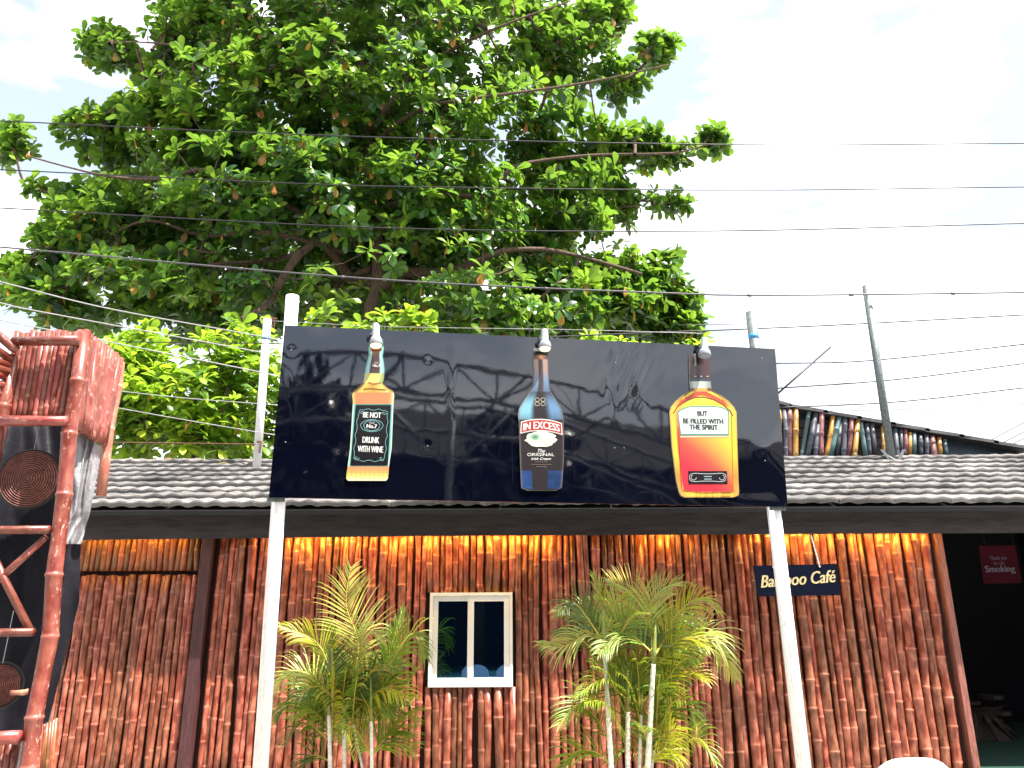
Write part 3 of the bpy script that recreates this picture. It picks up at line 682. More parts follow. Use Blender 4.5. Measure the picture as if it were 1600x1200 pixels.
for sgn in (-1, 1):
    cx_ = 844
    for cy_ in (624.5, 631):
        stroke('monogram', [(cx_+sgn*(4.6+3.6*math.cos(a/8*6.283)), cy_+3.0*math.sin(a/8*6.283)) for a in range(9)], 0.9, (0.6, 0.55, 0.42), 0.037, b2)
stroke('outline_scratch', [(801, 755), (800, 700), (800, 655), (806, 640), (822, 618), (827, 600)], 0.5, (0.03, 0.03, 0.04), 0.0185, panel)
stroke('outline_scratch', [(868, 600), (884, 615), (898, 640), (900, 660), (897, 755)], 0.5, (0.03, 0.03, 0.04), 0.0185, panel)
# --- bottle 3: flask of amber spirit
B3 = [(553, 1077, 1108), (575, 1077, 1110), (590, 1078, 1110), (600, 1078, 1111), (609, 1079, 1112), (612, 1076, 1115), (618, 1066, 1127), (626, 1056, 1138), (636, 1048, 1147), (644, 1046, 1151), (700, 1050, 1152.5), (752, 1057, 1154), (768, 1061, 1155), (774, 1064, 1154), (777, 1070, 1146)]
def c_b3(s, t, x, y):
    if y < 592:
        return ramp(s, [(0, (0.10, 0.06, 0.06)), (0.22, (0.16, 0.09, 0.09)), (0.3, (0.5, 0.6, 0.65) if y < 572 else (0.16, 0.09, 0.09)), (0.36, (0.07, 0.03, 0.035)), (1, (0.15, 0.075, 0.08))])
    if y < 596: return (0.08, 0.1, 0.12)
    if y < 606: return ramp(s, [(0, (0.3, 0.4, 0.4)), (0.2, (0.7, 0.75, 0.7)), (0.6, (0.72, 0.75, 0.65)), (1, (0.3, 0.35, 0.35))])
    if y < 612: return (0.75, 0.45, 0.15) if 0.15 < s < 0.8 else (0.25, 0.12, 0.05)
    e = min(s, 1-s)
    if e < 0.02: return (0.55, 0.42, 0.15)
    if e < 0.085:
        return ramp((y-612)/165, [(0, (0.3, 0.12, 0.04)), (0.15, (0.85, 0.62, 0.12)), (0.6, (0.88, 0.70, 0.10)), (0.8, (0.8, 0.35, 0.10)), (1, (0.75, 0.5, 0.15))])
    if y > 768: return ramp(0.45+0.3*math.sin(x*0.5+math.sin(x*0.23)*3)+0.25*math.sin(y*0.9), [(0, (0.85, 0.68, 0.15)), (0.6, (0.8, 0.5, 0.1)), (1, (0.35, 0.18, 0.05))])
    if y < 640 and abs((y-612)-28*((abs(s-0.5)*2)**2)) < 6: return (0.72, 0.14, 0.06)
    # amber to red field, yellow upper right
    u = (x-1050)/100; v = (y-640)/130
    k = min(1, max(0, 1.15*(u-0.15)+0.62-1.15*v + 0.15*math.sin(3*u+2)))
    return ramp(k, [(0, (0.74, 0.07, 0.11)), (0.3, (0.80, 0.16, 0.11)), (0.6, (0.88, 0.48, 0.12)), (1, (0.95, 0.80, 0.10))])
b3 = scan('bottle_picture', B3, c_b3, 0.034, bb, 0.016, 40, 1.5); b3['label'] = 'broad amber and red flask picture with a white label on the right'
LB = [(636, 1080, 1118), (638, 1072, 1128), (642, 1063, 1136), (645.5, 1060, 1137.5), (678, 1064.5, 1137.5)]
LBo = [(634, 1082, 1116), (636.3, 1071, 1129), (641, 1061, 1138), (644.5, 1058.5, 1139.3), (680, 1063.3, 1139)]
scan('label_edge', LBo, lambda s, t, x, y: (0.18, 0.42, 0.40), 0.0362, b3, nx=6)
scan('label', LB, lambda s, t, x, y: (0.80, 0.86, 0.84), 0.0372, b3, nx=6)
scan('groove', [(681, 1063, 1139), (683.5, 1063, 1139)], lambda s, t, x, y: (0.85, 0.72, 0.5), 0.0362, b3, nx=2)
lettering('BUT', PB, line((1090, 649.5), (1106, 649.5), 7.5), M_kprint, b3, 0.039, fat=0.045)
lettering('BE FILLED WITH', PB, line((1067.5, 661), (1130.5, 662), 7.5), M_kprint, b3, 0.039, fat=0.045)
lettering('THE SPIRIT', PB, line((1077.5, 670.5), (1122, 671.5), 7.5), M_kprint, b3, 0.039, fat=0.045)
scan('small_label', [(736, 1075.5, 1136), (756, 1076, 1137)], lambda s, t, x, y: (0.02, 0.018, 0.022), 0.0372, b3, nx=2)
pts = [(1106+28.5*math.copysign(abs(math.cos(a/28*6.283))**0.6, math.cos(a/28*6.283)), 746+7.5*math.copysign(abs(math.sin(a/28*6.283))**0.5, math.sin(a/28*6.283))*(1-0.25*math.exp(-((a % 14-7)/2)**2))) for a in range(28)]
stroke('border', pts, 1.0, (0.6, 0.62, 0.62), 0.039, b3, True)
for sx_ in (-1, 1): stroke('scroll', [(1106+sx_*(22-4*math.cos(a/3)), 746+4*math.sin(a/3)) for a in range(14)], 0.9, (0.6, 0.62, 0.62), 0.039, b3)
stroke('small_print', [(1100, 744.5), (1112, 744.5)], 1.3, (0.5, 0.6, 0.65), 0.039, b3)
stroke('small_print', [(1100, 748.5), (1112, 748.5)], 1.3, (0.5, 0.6, 0.65), 0.039, b3)
for xs_ in (1085, 1094, 1104): stroke('dash', [(xs_, 588), (xs_+3, 588)], 1.2, (0.75, 0.75, 0.75), 0.0365, b3)
stroke('glass_line', [(1052, 646), (1058, 636), (1070, 627), (1085, 621), (1100, 620), (1115, 624), (1130, 632), (1141, 642), (1145, 650)], 1.4, (0.30, 0.07, 0.05), 0.0365, b3)
stroke('glass_line', [(1060, 668), (1065, 764)], 0.9, (0.45, 0.10, 0.05), 0.0365, b3)
stroke('glass_line', [(1143, 650), (1146, 766)], 0.9, (0.55, 0.30, 0.05), 0.0365, b3)
stroke('glass_line', [(1066, 766), (1100, 770), (1148, 768)], 1.0, (0.45, 0.22, 0.06), 0.0365, b3)

for px_ in (432, 1214):
    mb = MB(); c0 = PB.hit(px_, 776 if px_ < 800 else 790, -0.03)
    mb.box((c0.x-0.075, c0.y-0.012, c0.z-0.045), (c0.x+0.075, c0.y-0.004, c0.z+0.02)); mb.build('bracket', M_galv, bb)
# spotlights over the bottles
for (px, yt, yb, dx, lab_) in ((587.5, 505, 540, 0, 'grey spotlight with a yellow lens over the square whiskey bottle picture'),
                         (851, 514, 545, -2, 'grey spotlight with a pale lens over the dark liqueur bottle picture'),
                         (1101, 528, 557, 0, 'grey spotlight over the amber flask picture, turned slightly sideways')):
    p1 = PB.hit(px-dx*0.3, yb, 0.13); p0 = PB.hit(px, yt, 0.10); ax = (p1-p0); L = ax.length; ax.normalize()
    t = thing('spotlight', lab_, 'spotlight', tuple(p0), 'spotlights along the top of the signboard')
    mb = MB(); mb.lathe(p0, ax, [(0, 0.004), (0.004, 0.020), (0.016, 0.030), (0.03, 0.033), (L*0.60, 0.034), (L*0.66, 0.045), (L*0.78, 0.056), (L*0.97, 0.060), (L*0.99, 0.056)], 20); mb.build('housing', M_lamp, t, True)
    mb = MB(); mb.lathe(p0+ax*(L*0.992), ax, [(0, 0.050), (0.010, 0.045), (0.016, 0.02)], 18); mb.build('lens', M_lens if px < 1000 else M_lamp, t, True)
    pb_ = PB.hit(px-8, yt+22, 0.0); mb = MB(); mb.tube([p0+ax*L*0.45, p0+ax*L*0.45+Vector((-0.045, 0.02, 0)), pb_+Vector((0, 0.0, 0.03)), pb_], 0.011, 8); mb.build('arm', M_lamp, t, True)
    mb = MB(); mb.lathe(PB.hit(px-9, yt+24, 0.014), nb, [(0, 0.036), (0.028, 0.034), (0.034, 0.02)], 14); mb.build('mount', M_black, t, True)

# sign posts
def post(name, label, pa, pb, Y, r, mat, square=False, group=None):
    A, B_ = at(*pa, Y), at(*pb, Y); d = B_-A; B0 = A+d*((0-A.z)/d.z)
    t = thing(name, label, 'post', (B0.x, B0.y, 0), group); return t, A, B0
t, A, B0 = post('sign_post', 'thick white painted post holding the left end of the black signboard', (457, 463), (407, 1200), 6.50, 0, None, group='white posts of the signboard')
mb = MB(); mb.tube([B0, A], 0.058, 20); mb.build('shaft', M_post, t, True)
t, A, B0 = post('sign_post', 'white painted post in front of the cafe name, grey steel at its top', (1173, 488), (1256, 1200), Yof(1190)+0.10, 0, None, group='white posts of the signboard')
cut = A.lerp(B0, 0.30)
mb = MB(); mb.tube([B0, cut], 0.062, 20); mb.build('shaft', M_post, t, True)
mb = MB(); mb.tube([cut, A], 0.050, 20); mb.build('galvanised_top', M_galv, t, True)
a, b_ = A.lerp(B0, 0.052), A.lerp(B0, 0.064); mb = MB(); mb.tube([a, b_], 0.0515, 20); mb.build('tape', M_bluetape, t, True)
# thin white pole with blue tape at the left, behind the board
Yp = 10.6; A, B_ = at(418, 499, Yp), at(402, 722, Yp)
t = thing('wire_pole', 'thin white pole with blue tape rising from the roof left of the signboard', 'pole', tuple(B_))
mb = MB(); mb.tube([B_-Vector((0, 0, 0.1)), A], 0.058, 16); mb.build('shaft', M_white, t, True)
mb = MB(); mb.tube([A.lerp(B_, 0.13), A.lerp(B_, 0.155)], 0.0595, 16); mb.build('tape', M_bluetape, t, True)
mb = MB(); mb.tube([A-Vector((0.09, 0, -0.012)), A+Vector((0.14, 0, 0.012))], 0.014, 6)
for i in range(9): mb.tube([A+Vector((-0.08+i*0.025, -0.02, 0.0)), A+Vector((-0.08+i*0.025, -0.03, -0.03-(0.12 if i > 6 else 0)))], 0.004, 4)
mb.build('rusty_crossbar', M_rust, t)
mb = MB(); c_ = at(405, 690, Yp-0.07); mb.tube([c_-Vector((0.03, 0, 0)), c_+Vector((0.03, 0, 0)), c_+Vector((0.02, 0, -0.16))], 0.014, 6); mb.build('clamp', M_rust, t)
# galvanised pole on the ridge
Yp = 10.9; A, B_ = at(1353, 447, Yp), at(1394, 722, Yp)
t = thing('galvanised_pole', 'tall leaning galvanised pole standing on the tiled roof at right', 'pole', tuple(B_))
mb = MB(); mb.tube([B_, A], 0.056, 16); mb.build('shaft', M_galv, t, True)
for sx_ in (-1, 1):
    mb = MB(); c_ = B_+Vector((sx_*0.06, -0.03, 0.02)); d = Vector((sx_*0.10, 0, 0.16))
    mb.hexa([c_, c_+Vector((0.05, 0, 0)), c_+Vector((0.05, 0.008, 0)), c_+Vector((0, 0.008, 0))], [c_+d, c_+d+Vector((0.05, 0, 0)), c_+d+Vector((0.05, 0.008, 0)), c_+d+Vector((0, 0.008, 0))]); mb.build('foot_bracket', M_galv, t)
A, B_ = at(1298, 542, 7.6), at(1205, 624, 7.3); mb = MB(); mb.tube([A, B_], 0.010, 8); o = mb.build('steel_rod', M_wire, None, True); tag(o, 'thin dark rod slanting up from behind the right end of the signboard', 'rod')
mb = MB()
pts = [at(1388, 712, 10.8), at(1405, 722, 10.7), at(1420, 730, 10.55), at(1440, 735, 10.4), at(1462, 742, 10.2), at(1493, 743, 10.1)]
mb.tube(pts, 0.006, 5); o = mb.build('loose_cord', M_chain, None, True); tag(o, 'loose pale cord trailing over the tiles from the galvanised pole foot', 'cord')

# ================================================================== REAR GABLE WITH COLOURED BAMBOO
YG = 11.6
gb = thing('rear_gable', 'sloping gable behind the roof ridge, faced with short coloured bamboo poles', 'building', tuple(at(1350, 715, YG)-Vector((0, 0, 2))))
ga = [at(1090, 600, YG+0.2), at(1224, 641, YG+0.2), at(1588, 706, YG+0.2)]
zb = at(1350, 712, YG).z-0.4
mb = MB(); p0, p1, p2 = ga
for (a, b_) in ((p0, p1), (p1, p2)):
    mb.hexa([(a.x, YG+0.15, zb), (b_.x, YG+0.15, zb), (b_.x, YG+0.25, zb), (a.x, YG+0.25, zb)], [(a.x, YG+0.15, a.z-0.03), (b_.x, YG+0.15, b_.z-0.03), (b_.x, YG+0.25, b_.z-0.03), (a.x, YG+0.25, a.z-0.03)])
mb.build('gable_wall', M_bluesheet, gb)
for i in range(5):
    mb = MB(); z = zb+0.42+i*0.15; xe = float(np.interp(z+0.13, [p2.z, p1.z, p0.z], [p2.x, p1.x, p0.x]))-0.05
    x0 = p0.x
    if xe > x0+0.2: mb.box((x0, YG+0.11, z), (min(xe, at(1480, 700, YG).x), YG+0.148, z+0.135)); mb.build('plank', M_plank, gb)
for (a, b_) in ((p0, p1), (p1, p2)):
    mb = MB(); nn = 7
    for i in range(nn if a is p1 else 2):
        m_ = nn if a is p1 else 2
        s0 = a.lerp(b_, i/m_)+Vector((0, 0, random.uniform(-0.008, 0.008))); s1 = a.lerp(b_, (i+1)/m_+0.02)+Vector((0, 0, 0.012))
        mb.hexa([(s0.x, YG-0.10, s0.z-0.03), (s1.x, YG-0.10, s1.z-0.03), (s1.x, YG+2.5, s1.z-0.03), (s0.x, YG+2.5, s0.z-0.03)], [(s0.x, YG-0.10, s0.z+0.02), (s1.x, YG-0.10, s1.z+0.02), (s1.x, YG+2.5, s1.z+0.02), (s0.x, YG+2.5, s0.z+0.02)])
    mb.build('verge_sheet', M_verge, gb)
mm = {'d': M_slate, 's': M_slate, 'm': M_mar, 'y': M_yel, 't': M_teal}
CB = [(195, 630, 210, 850, 25, 'd'), (222, 630, 220, 850, 28, 'm'), (252, 630, 246, 850, 28, 'y'), (313, 635, 272, 850, 20, 't'), (345, 640, 300, 845, 28, 's'), (352, 700, 338, 850, 25, 'd'),
      (372, 650, 367, 848, 25, 'm'), (427, 658, 392, 840, 23, 'y'), (456, 660, 412, 835, 26, 't'), (462, 690, 443, 838, 22, 'd'), (481, 668, 470, 838, 26, 's'), (508, 672, 498, 838, 24, 'm'), (538, 680, 524, 836, 26, 'y'),
      (555, 692, 577, 835, 22, 't'), (583, 697, 600, 838, 21, 's'), (608, 697, 622, 836, 23, 's'), (655, 710, 665, 812, 16, 'y'), (718, 720, 728, 835, 23, 's'), (742, 725, 748, 835, 18, 'd'), (764, 726, 766, 838, 20, 'm'),
      (784, 738, 784, 838, 18, 'y'), (806, 742, 806, 836, 23, 't'), (833, 750, 836, 836, 23, 's'), (860, 750, 866, 838, 23, 's'), (886, 755, 896, 836, 30, 'm'), (920, 762, 926, 836, 22, 'y'), (948, 770, 955, 836, 20, 't'), (170, 628, 172, 850, 26, 'y'), (140, 622, 143, 850, 26, 't')]
cn = {'d': 'dark', 's': 'slate grey', 'm': 'maroon', 'y': 'ochre yellow', 't': 'teal'}
for (x0, y0, x1, y1, w_, c_) in CB:
    A, B_ = at(1160+x0/3, 430+y0/3, YG-0.04), at(1160+x1/3, 430+y1/3+8, YG-0.06)
    o = culm('bamboo_pole', B_, A, w_/3/FPX*12.0/2, mm[c_], gb, gap=(0.25, 0.6)); o['label'] = cn[c_]+' painted bamboo pole on the gable'

# ================================================================== BAMBOO TOWER AT LEFT
YT = 5.5
tw = thing('bamboo_tower', 'red bamboo framed booth with slatted upper panels at the left edge', 'booth', (at(60, 1150, YT).x, YT, 0))
def px_culm(name, a, b, Y, r, mat=M_redlit, Yb=None, parent=tw, **kw): return culm(name, at(*a, Y), at(*b, Yb or Y), r, mat, parent, **kw)
bot = at(45, 1200, YT); top = at(130, 517, YT); d = bot-top; foot = top+d*((0-top.z)/d.z)
culm('post', foot, top, 0.056, M_redlit, tw, bend=0.012, wob=0.2)
bot = at(-30, 820, YT); top = at(22, 556, YT); d = bot-top; foot = top+d*((0-top.z)/d.z)
culm('post', foot, top, 0.052, M_redlit, tw, bend=0.01)
top = at(186, 566, 6.2); bot = at(158, 775, 6.2); culm('post', bot, top, 0.044, M_tan, tw)
for (a, b, r) in (((22, 534), (123, 532), 0.040), ((2, 659), (104, 657), 0.040), ((-60, 828), (76, 828), 0.030), ((-60, 989), (53, 987), 0.030), ((-60, 1156), (32, 1153), 0.042)):
    px_culm('rail', a, b, YT-0.07, r, gap=(0.4, 0.9))
px_culm('brace', (-8, 872), (46, 984), YT-0.02, 0.026); px_culm('brace', (73, 838), (-12, 915), YT-0.01, 0.026)
px_culm('brace', (18, 1082), (44, 1080), YT-0.02, 0.018, M_tan)
# upper front slats
n = 12
for i in range(n):
    s = (i+0.5)/n; tpx = lerp2((24, 519), (122, 517), s); bpx = lerp2((0, 657), (100, 655), s)
    if i == 9: px_culm('slat', lerp2(tpx, bpx, 0.72), tpx, YT+0.02, 0.0205, gap=(0.5, 0.7), mat=M_slat)
    px_culm('slat', (bpx[0]+random.uniform(-.6, .6), bpx[1]), (tpx[0], tpx[1]+random.uniform(-2, 3)), YT+0.03+random.uniform(0, .01), 0.0235+random.uniform(-.0015, .0015), gap=(0.33, 0.40), wob=0.05, mat=M_slat)
# side slats, running back from the front post
pf, pr_ = at(133, 517, YT+0.03), at(190, 563, 6.2); n = 13
bf, br = at(119, 672, YT+0.03), at(163, 696, 6.15)
for i in range(n):
    s = (i+0.5)/n; tp = pf.lerp(pr_, s)+Vector((0.0, 0, random.uniform(-0.015, 0.02))); bt = bf.lerp(br, s)+Vector((0, 0, random.uniform(-0.01, 0.01)))
    culm('slat', bt, tp, 0.0300, M_slat, tw, gap=(0.25, 0.5), wob=0.05)
# lower strips
n = 7
for i in range(n):
    s = i/(n-1); px_culm('slat', lerp2((-42, 1230), (14, 1230), s), lerp2((-30, 1150), (28, 1150), s), YT+0.03, 0.024, gap=(0.3, 0.5))
for i in range(8):
    s = i/7; a = lerp2((50, 1215), (78, 1215), s); b = lerp2((56, 1138), (88, 1122), s); px_culm('slat', a, b, 5.75+0.1*s, 0.0115, M_orange if i % 3 else M_redlit, gap=(0.3, 0.5))
# curved fan of culms at the far left
for (a, b, r) in (((-70, 470), (27, 548), 0.034), ((-70, 505), (18, 562), 0.030), ((-70, 535), (15, 571), 0.030), ((-70, 555), (12, 582), 0.036), ((-70, 575), (8, 590), 0.036), ((-70, 592), (4, 602), 0.032), ((-70, 612), (0, 614), 0.026)):
    px_culm('roof_pole', a, b, YT-0.35, r, Yb=YT-0.05, gap=(0.3, 0.6))
# tarps
def sheet(name, corners, Ys, mat, parent, nu=30, nv=30, amp=0.05, sc=3.0, seed=0, fold=0.0):
    mb = MB(); rows = []
    n = len(corners)//2
    Lc = corners[:n]; Rc = corners[n:]; ti = np.linspace(0, 1, n)
    for j in range(nv+1):
        t = j/nv; l_ = (np.interp(t, ti, [c[0] for c in Lc]), np.interp(t, ti, [c[1] for c in Lc])); r_ = (np.interp(t, ti, [c[0] for c in Rc]), np.interp(t, ti, [c[1] for c in Rc])); row = []
        for i in range(nu+1):
            s = i/nu; p = lerp2(l_, r_, s); Y = Ys[0]+(Ys[1]-Ys[0])*s
            h = mnoise.noise(Vector((s*sc+seed, t*sc*0.8, seed*1.7)))+0.5*mnoise.noise(Vector((s*sc*2.3+seed, t*sc*1.5, 7)))+fold*abs(math.sin(s*7+t*3+2*mnoise.noise(Vector((s*2, t*3, seed)))))
            row.append(at(p[0], p[1], Y+amp*h))
        rows.append(row)
    mb.grid(rows); return mb.build(name, mat, parent, True)
sheet('tarp', [(-80, 640), (-80, 760), (-80, 900), (-80, 1150), (112, 660), (126, 840), (124, 940), (70, 1150)], (5.95, 6.35), M_tarp, tw, amp=0.09, sc=3.0, seed=4, nu=40, nv=50, fold=0.25)
sheet('grey_sheet', [(116, 668), (104, 800), (98, 850), (160, 700), (141, 800), (127, 850)], (5.72, 6.1), M_greytarp, tw, amp=0.10, sc=2.0, seed=9, nu=40, nv=60, fold=0.6)
# hanging discs
def disc(cpx, rx, Y, label, tilt):
    c = at(*cpx, Y); t = thing('woven_disc', label, 'basket', tuple(c), 'woven discs hung in the bamboo booth')
    R_ = rx/FPX*(Y*math.cos(PITCH)+(c.z-1.6)*math.sin(PITCH)); P = []
    nr = 13; n_ = Vector((tilt, -1, -0.05)).normalized(); a_ = n_.cross(Vector((0, 0, 1))).normalized(); b_ = n_.cross(a_)
    for i in range(nr*4+1):
        r_ = R_*i/(nr*4)+0.001; h = 0.010*abs(math.sin(math.pi*i/4))+0.014*math.exp(-(r_/(R_*0.22))**2)-0.02*(r_/R_)**2
        P.append([c+a_*(r_*math.cos(k/40*6.2832))+b_*(r_*math.sin(k/40*6.2832))+n_*h for k in range(40)])
    P.append([c+a_*(R_*math.cos(k/40*6.2832))+b_*(R_*math.sin(k/40*6.2832))-n_*0.035 for k in range(40)])
    mb = MB(); mb.grid(P, [[(0.12+1.1*abs(math.sin(math.pi*i/4)),)*3]*40 for i in range(len(P))], wrap=True); mb.build('weave', M_basket, t, False)  # shade in the grooves between coils is put into the colour
    mb = MB(); mb.tube([c+a_*(R_*1.0*math.cos(k/30*6.2832))+b_*(R_*math.sin(k/30*6.2832))-n_*0.018 for k in range(31)], 0.012, 6, False); mb.build('rim', M_basket, t, True)
    mb = MB(); mb.tube([c+Vector((0, 0, R_*0.98)), c+Vector((-0.02, 0.05, R_+0.35))], 0.003, 4); mb.build('cord', M_wirelit, t)
disc((45, 748), 45, 5.68, 'round woven disc hung between the red bamboo rails, the upper one', 0.15)
disc((-2, 1071), 33, 5.68, 'round woven disc cut off by the left edge, the lower one', 0.15)

# ================================================================== FOLIAGE
_ws = [(0, .02, 0), (.22, .09, .015), (.48, .185, .01), (.70, .235, -.03), (.88, .17, -.085)]
LT = np.array([p for (t, w, z) in _ws for p in ((-w, t, z+w*0.22), (0, t, z-w*0.05), (w, t, z+w*0.22))]+[(0, 1.0, -.14)], dtype=float)
LTR = np.array([q for i in range(4) for k in range(2) for q in ((3*i+k, 3*i+k+1, 3*i+k+4), (3*i+k, 3*i+k+4, 3*i+k+3))]+[(12, 13, 15), (13, 14, 15)])
def norm(a): return a/np.maximum(1e-9, np.linalg.norm(a, axis=-1, keepdims=True))
def rosettes(cen, axes, nleaf, length, r_):
    """leaf frames: origin, direction, normal, length"""
    O = []; D = []; N = []; Ls = []; RID = []
    for c, ax in zip(cen, axes):
        k = int(r_.integers(nleaf[0], nleaf[1]+1)); h = np.array([0, 0, 1.0]) if abs(ax[2]) < 0.9 else np.array([1.0, 0, 0])
        u = norm(np.cross(ax, h)); v = np.cross(ax, u); a0 = r_.uniform(0, 6.28)
        az = a0+np.arange(k)*2.39996; el = np.radians(r_.uniform(35, 112, k)); sc = r_.uniform(length[0], length[1])
        d = np.cos(el)[:, None]*ax+np.sin(el)[:, None]*(np.cos(az)[:, None]*u+np.sin(az)[:, None]*v)
        d[:, 2] -= 0.25*r_.random(k); d = norm(d+r_.normal(0, 0.08, d.shape))
        n_ = ax-np.sum(d*ax, 1)[:, None]*d; n_ = norm(n_+r_.normal(0, 0.25, n_.shape)); n_ = norm(n_-np.sum(n_*d, 1)[:, None]*d)
        RID.append(np.full(k, len(RID))); O.append(c+d*0.015+ax*r_.uniform(-0.05, 0.03, k)[:, None]); D.append(d); N.append(n_); Ls.append(sc*r_.uniform(0.7, 1.1, k))
    return np.concatenate(O), np.concatenate(D), np.concatenate(N), np.concatenate(Ls), np.concatenate(RID)
def leaf_geo(O, D, N, L, tmpl=LT, tri=LTR):
    X = np.cross(D, N); V = O[:, None, :]+L[:, None, None]*(tmpl[None, :, 0:1]*X[:, None, :]+tmpl[None, :, 1:2]*D[:, None, :]+tmpl[None, :, 2:3]*N[:, None, :])
    n = len(O); k = len(tmpl); T = (tri[None]+np.arange(n)[:, None, None]*k).reshape(-1, 3)
    return V.reshape(-1, 3), T
def crown_points(blobs, Y, n, r_, ysc=1.0, keep_noise=0.0, jit=1.0):
    """blobs: centre pixel and half sizes; returned as points in the crown's volume at its place"""
    ar = np.array([b[2]*b[3] for b in blobs], float)**0.9; ar /= ar.sum(); pts = []
    camd = FPX
    tries = 0
    while len(pts) < n and tries < n*30:
        tries += 1; b = blobs[r_.choice(len(blobs), p=ar)]
        v = r_.normal(size=3); v /= np.linalg.norm(v); rr = r_.random()**(1/2.6)
        c = at(b[0], b[1], Y+(b[4] if len(b) > 4 else 0)); dpt = (c-EYE).dot(_F)
        rx, rz = b[2]/FPX*dpt, b[3]/FPX*dpt; ry = min(3.6, max(rx, rz))*ysc
        p = np.array(c)+np.array(_R)*v[0]*rx*rr+np.array((0, 1, 0))*v[1]*ry*rr+np.array(_U)*v[2]*rz*rr
        if keep_noise and mnoise.noise(Vector(p*0.75)) < -keep_noise: continue
        pts.append(p)
    return np.array(pts)
def grow(limbs, pts, tw_r):
    """attach every twig tip to the nearest branch node; returns branch segments with radii"""
    nodes = []; rad0 = []; par = []
    for L in limbs:
        P = L['p']; R_ = L['r']
        for i in range(len(P)-1):
            m_ = max(2, int((P[i+1]-P[i]).length/0.35))
            for k in range(m_): nodes.append(np.array(P[i].lerp(P[i+1], k/m_)))
    base = len(nodes); nodes = np.array(nodes); dmin = np.min(np.linalg.norm(pts[:, None, :]-nodes[None, ::3, :], axis=2), axis=1)
    order = np.argsort(dmin); allp = np.zeros((base+2*len(pts), 3)); allp[:base] = nodes; cost = np.zeros(base+2*len(pts)); cnt = base; segs = []
    parent = -np.ones(base+2*len(pts), int)
    for k in order:
        p = pts[k]; d = np.linalg.norm(allp[:cnt]-p, axis=1); j = int(np.argmin(d+0.18*cost[:cnt])); dist = d[j]
        mid = (allp[j]+p)/2+np.array([0, 0, -0.08*dist]) ; allp[cnt] = mid; parent[cnt] = j; cost[cnt] = cost[j]+dist/2
        allp[cnt+1] = p; parent[cnt+1] = cnt; cost[cnt+1] = cost[j]+dist; cnt += 2
    w_ = np.zeros(cnt); w_[base+1:cnt:2] = 1
    for i in range(cnt-1, base-1, -1):
        if parent[i] >= 0: w_[parent[i]] += w_[i]
    V = []; T = []
    A = allp[parent[base:cnt]]; B = allp[base:cnt]; ra = tw_r*np.sqrt(np.maximum(1, np.minimum(w_[parent[base:cnt]], w_[base:cnt]*1.6))); rb = np.minimum(0.04, tw_r*np.sqrt(np.maximum(1, w_[base:cnt]))); ra = np.minimum(ra, 0.045)
    d = norm(B-A); h = np.where(np.abs(d[:, 2:3]) < 0.9, np.array([[0, 0, 1.0]]), np.array([[1.0, 0, 0]])); u = norm(np.cross(d, h)); v = np.cross(d, u)
    ns_ = 4; m_ = len(A); VV = np.zeros((m_, 2*ns_, 3))
    for k in range(ns_):
        a = 2*math.pi*k/ns_; o_ = math.cos(a)*u+math.sin(a)*v; VV[:, k] = A+o_*ra[:, None]; VV[:, ns_+k] = B+o_*rb[:, None]
    tri = []
    for k in range(ns_):
        q_ = (k+1) % ns_; tri += [[k, q_, ns_+q_], [k, ns_+q_, ns_+k]]
    T = (np.array(tri)[None]+np.arange(m_)[:, None, None]*2*ns_).reshape(-1, 3)
    return VV.reshape(-1, 3), T
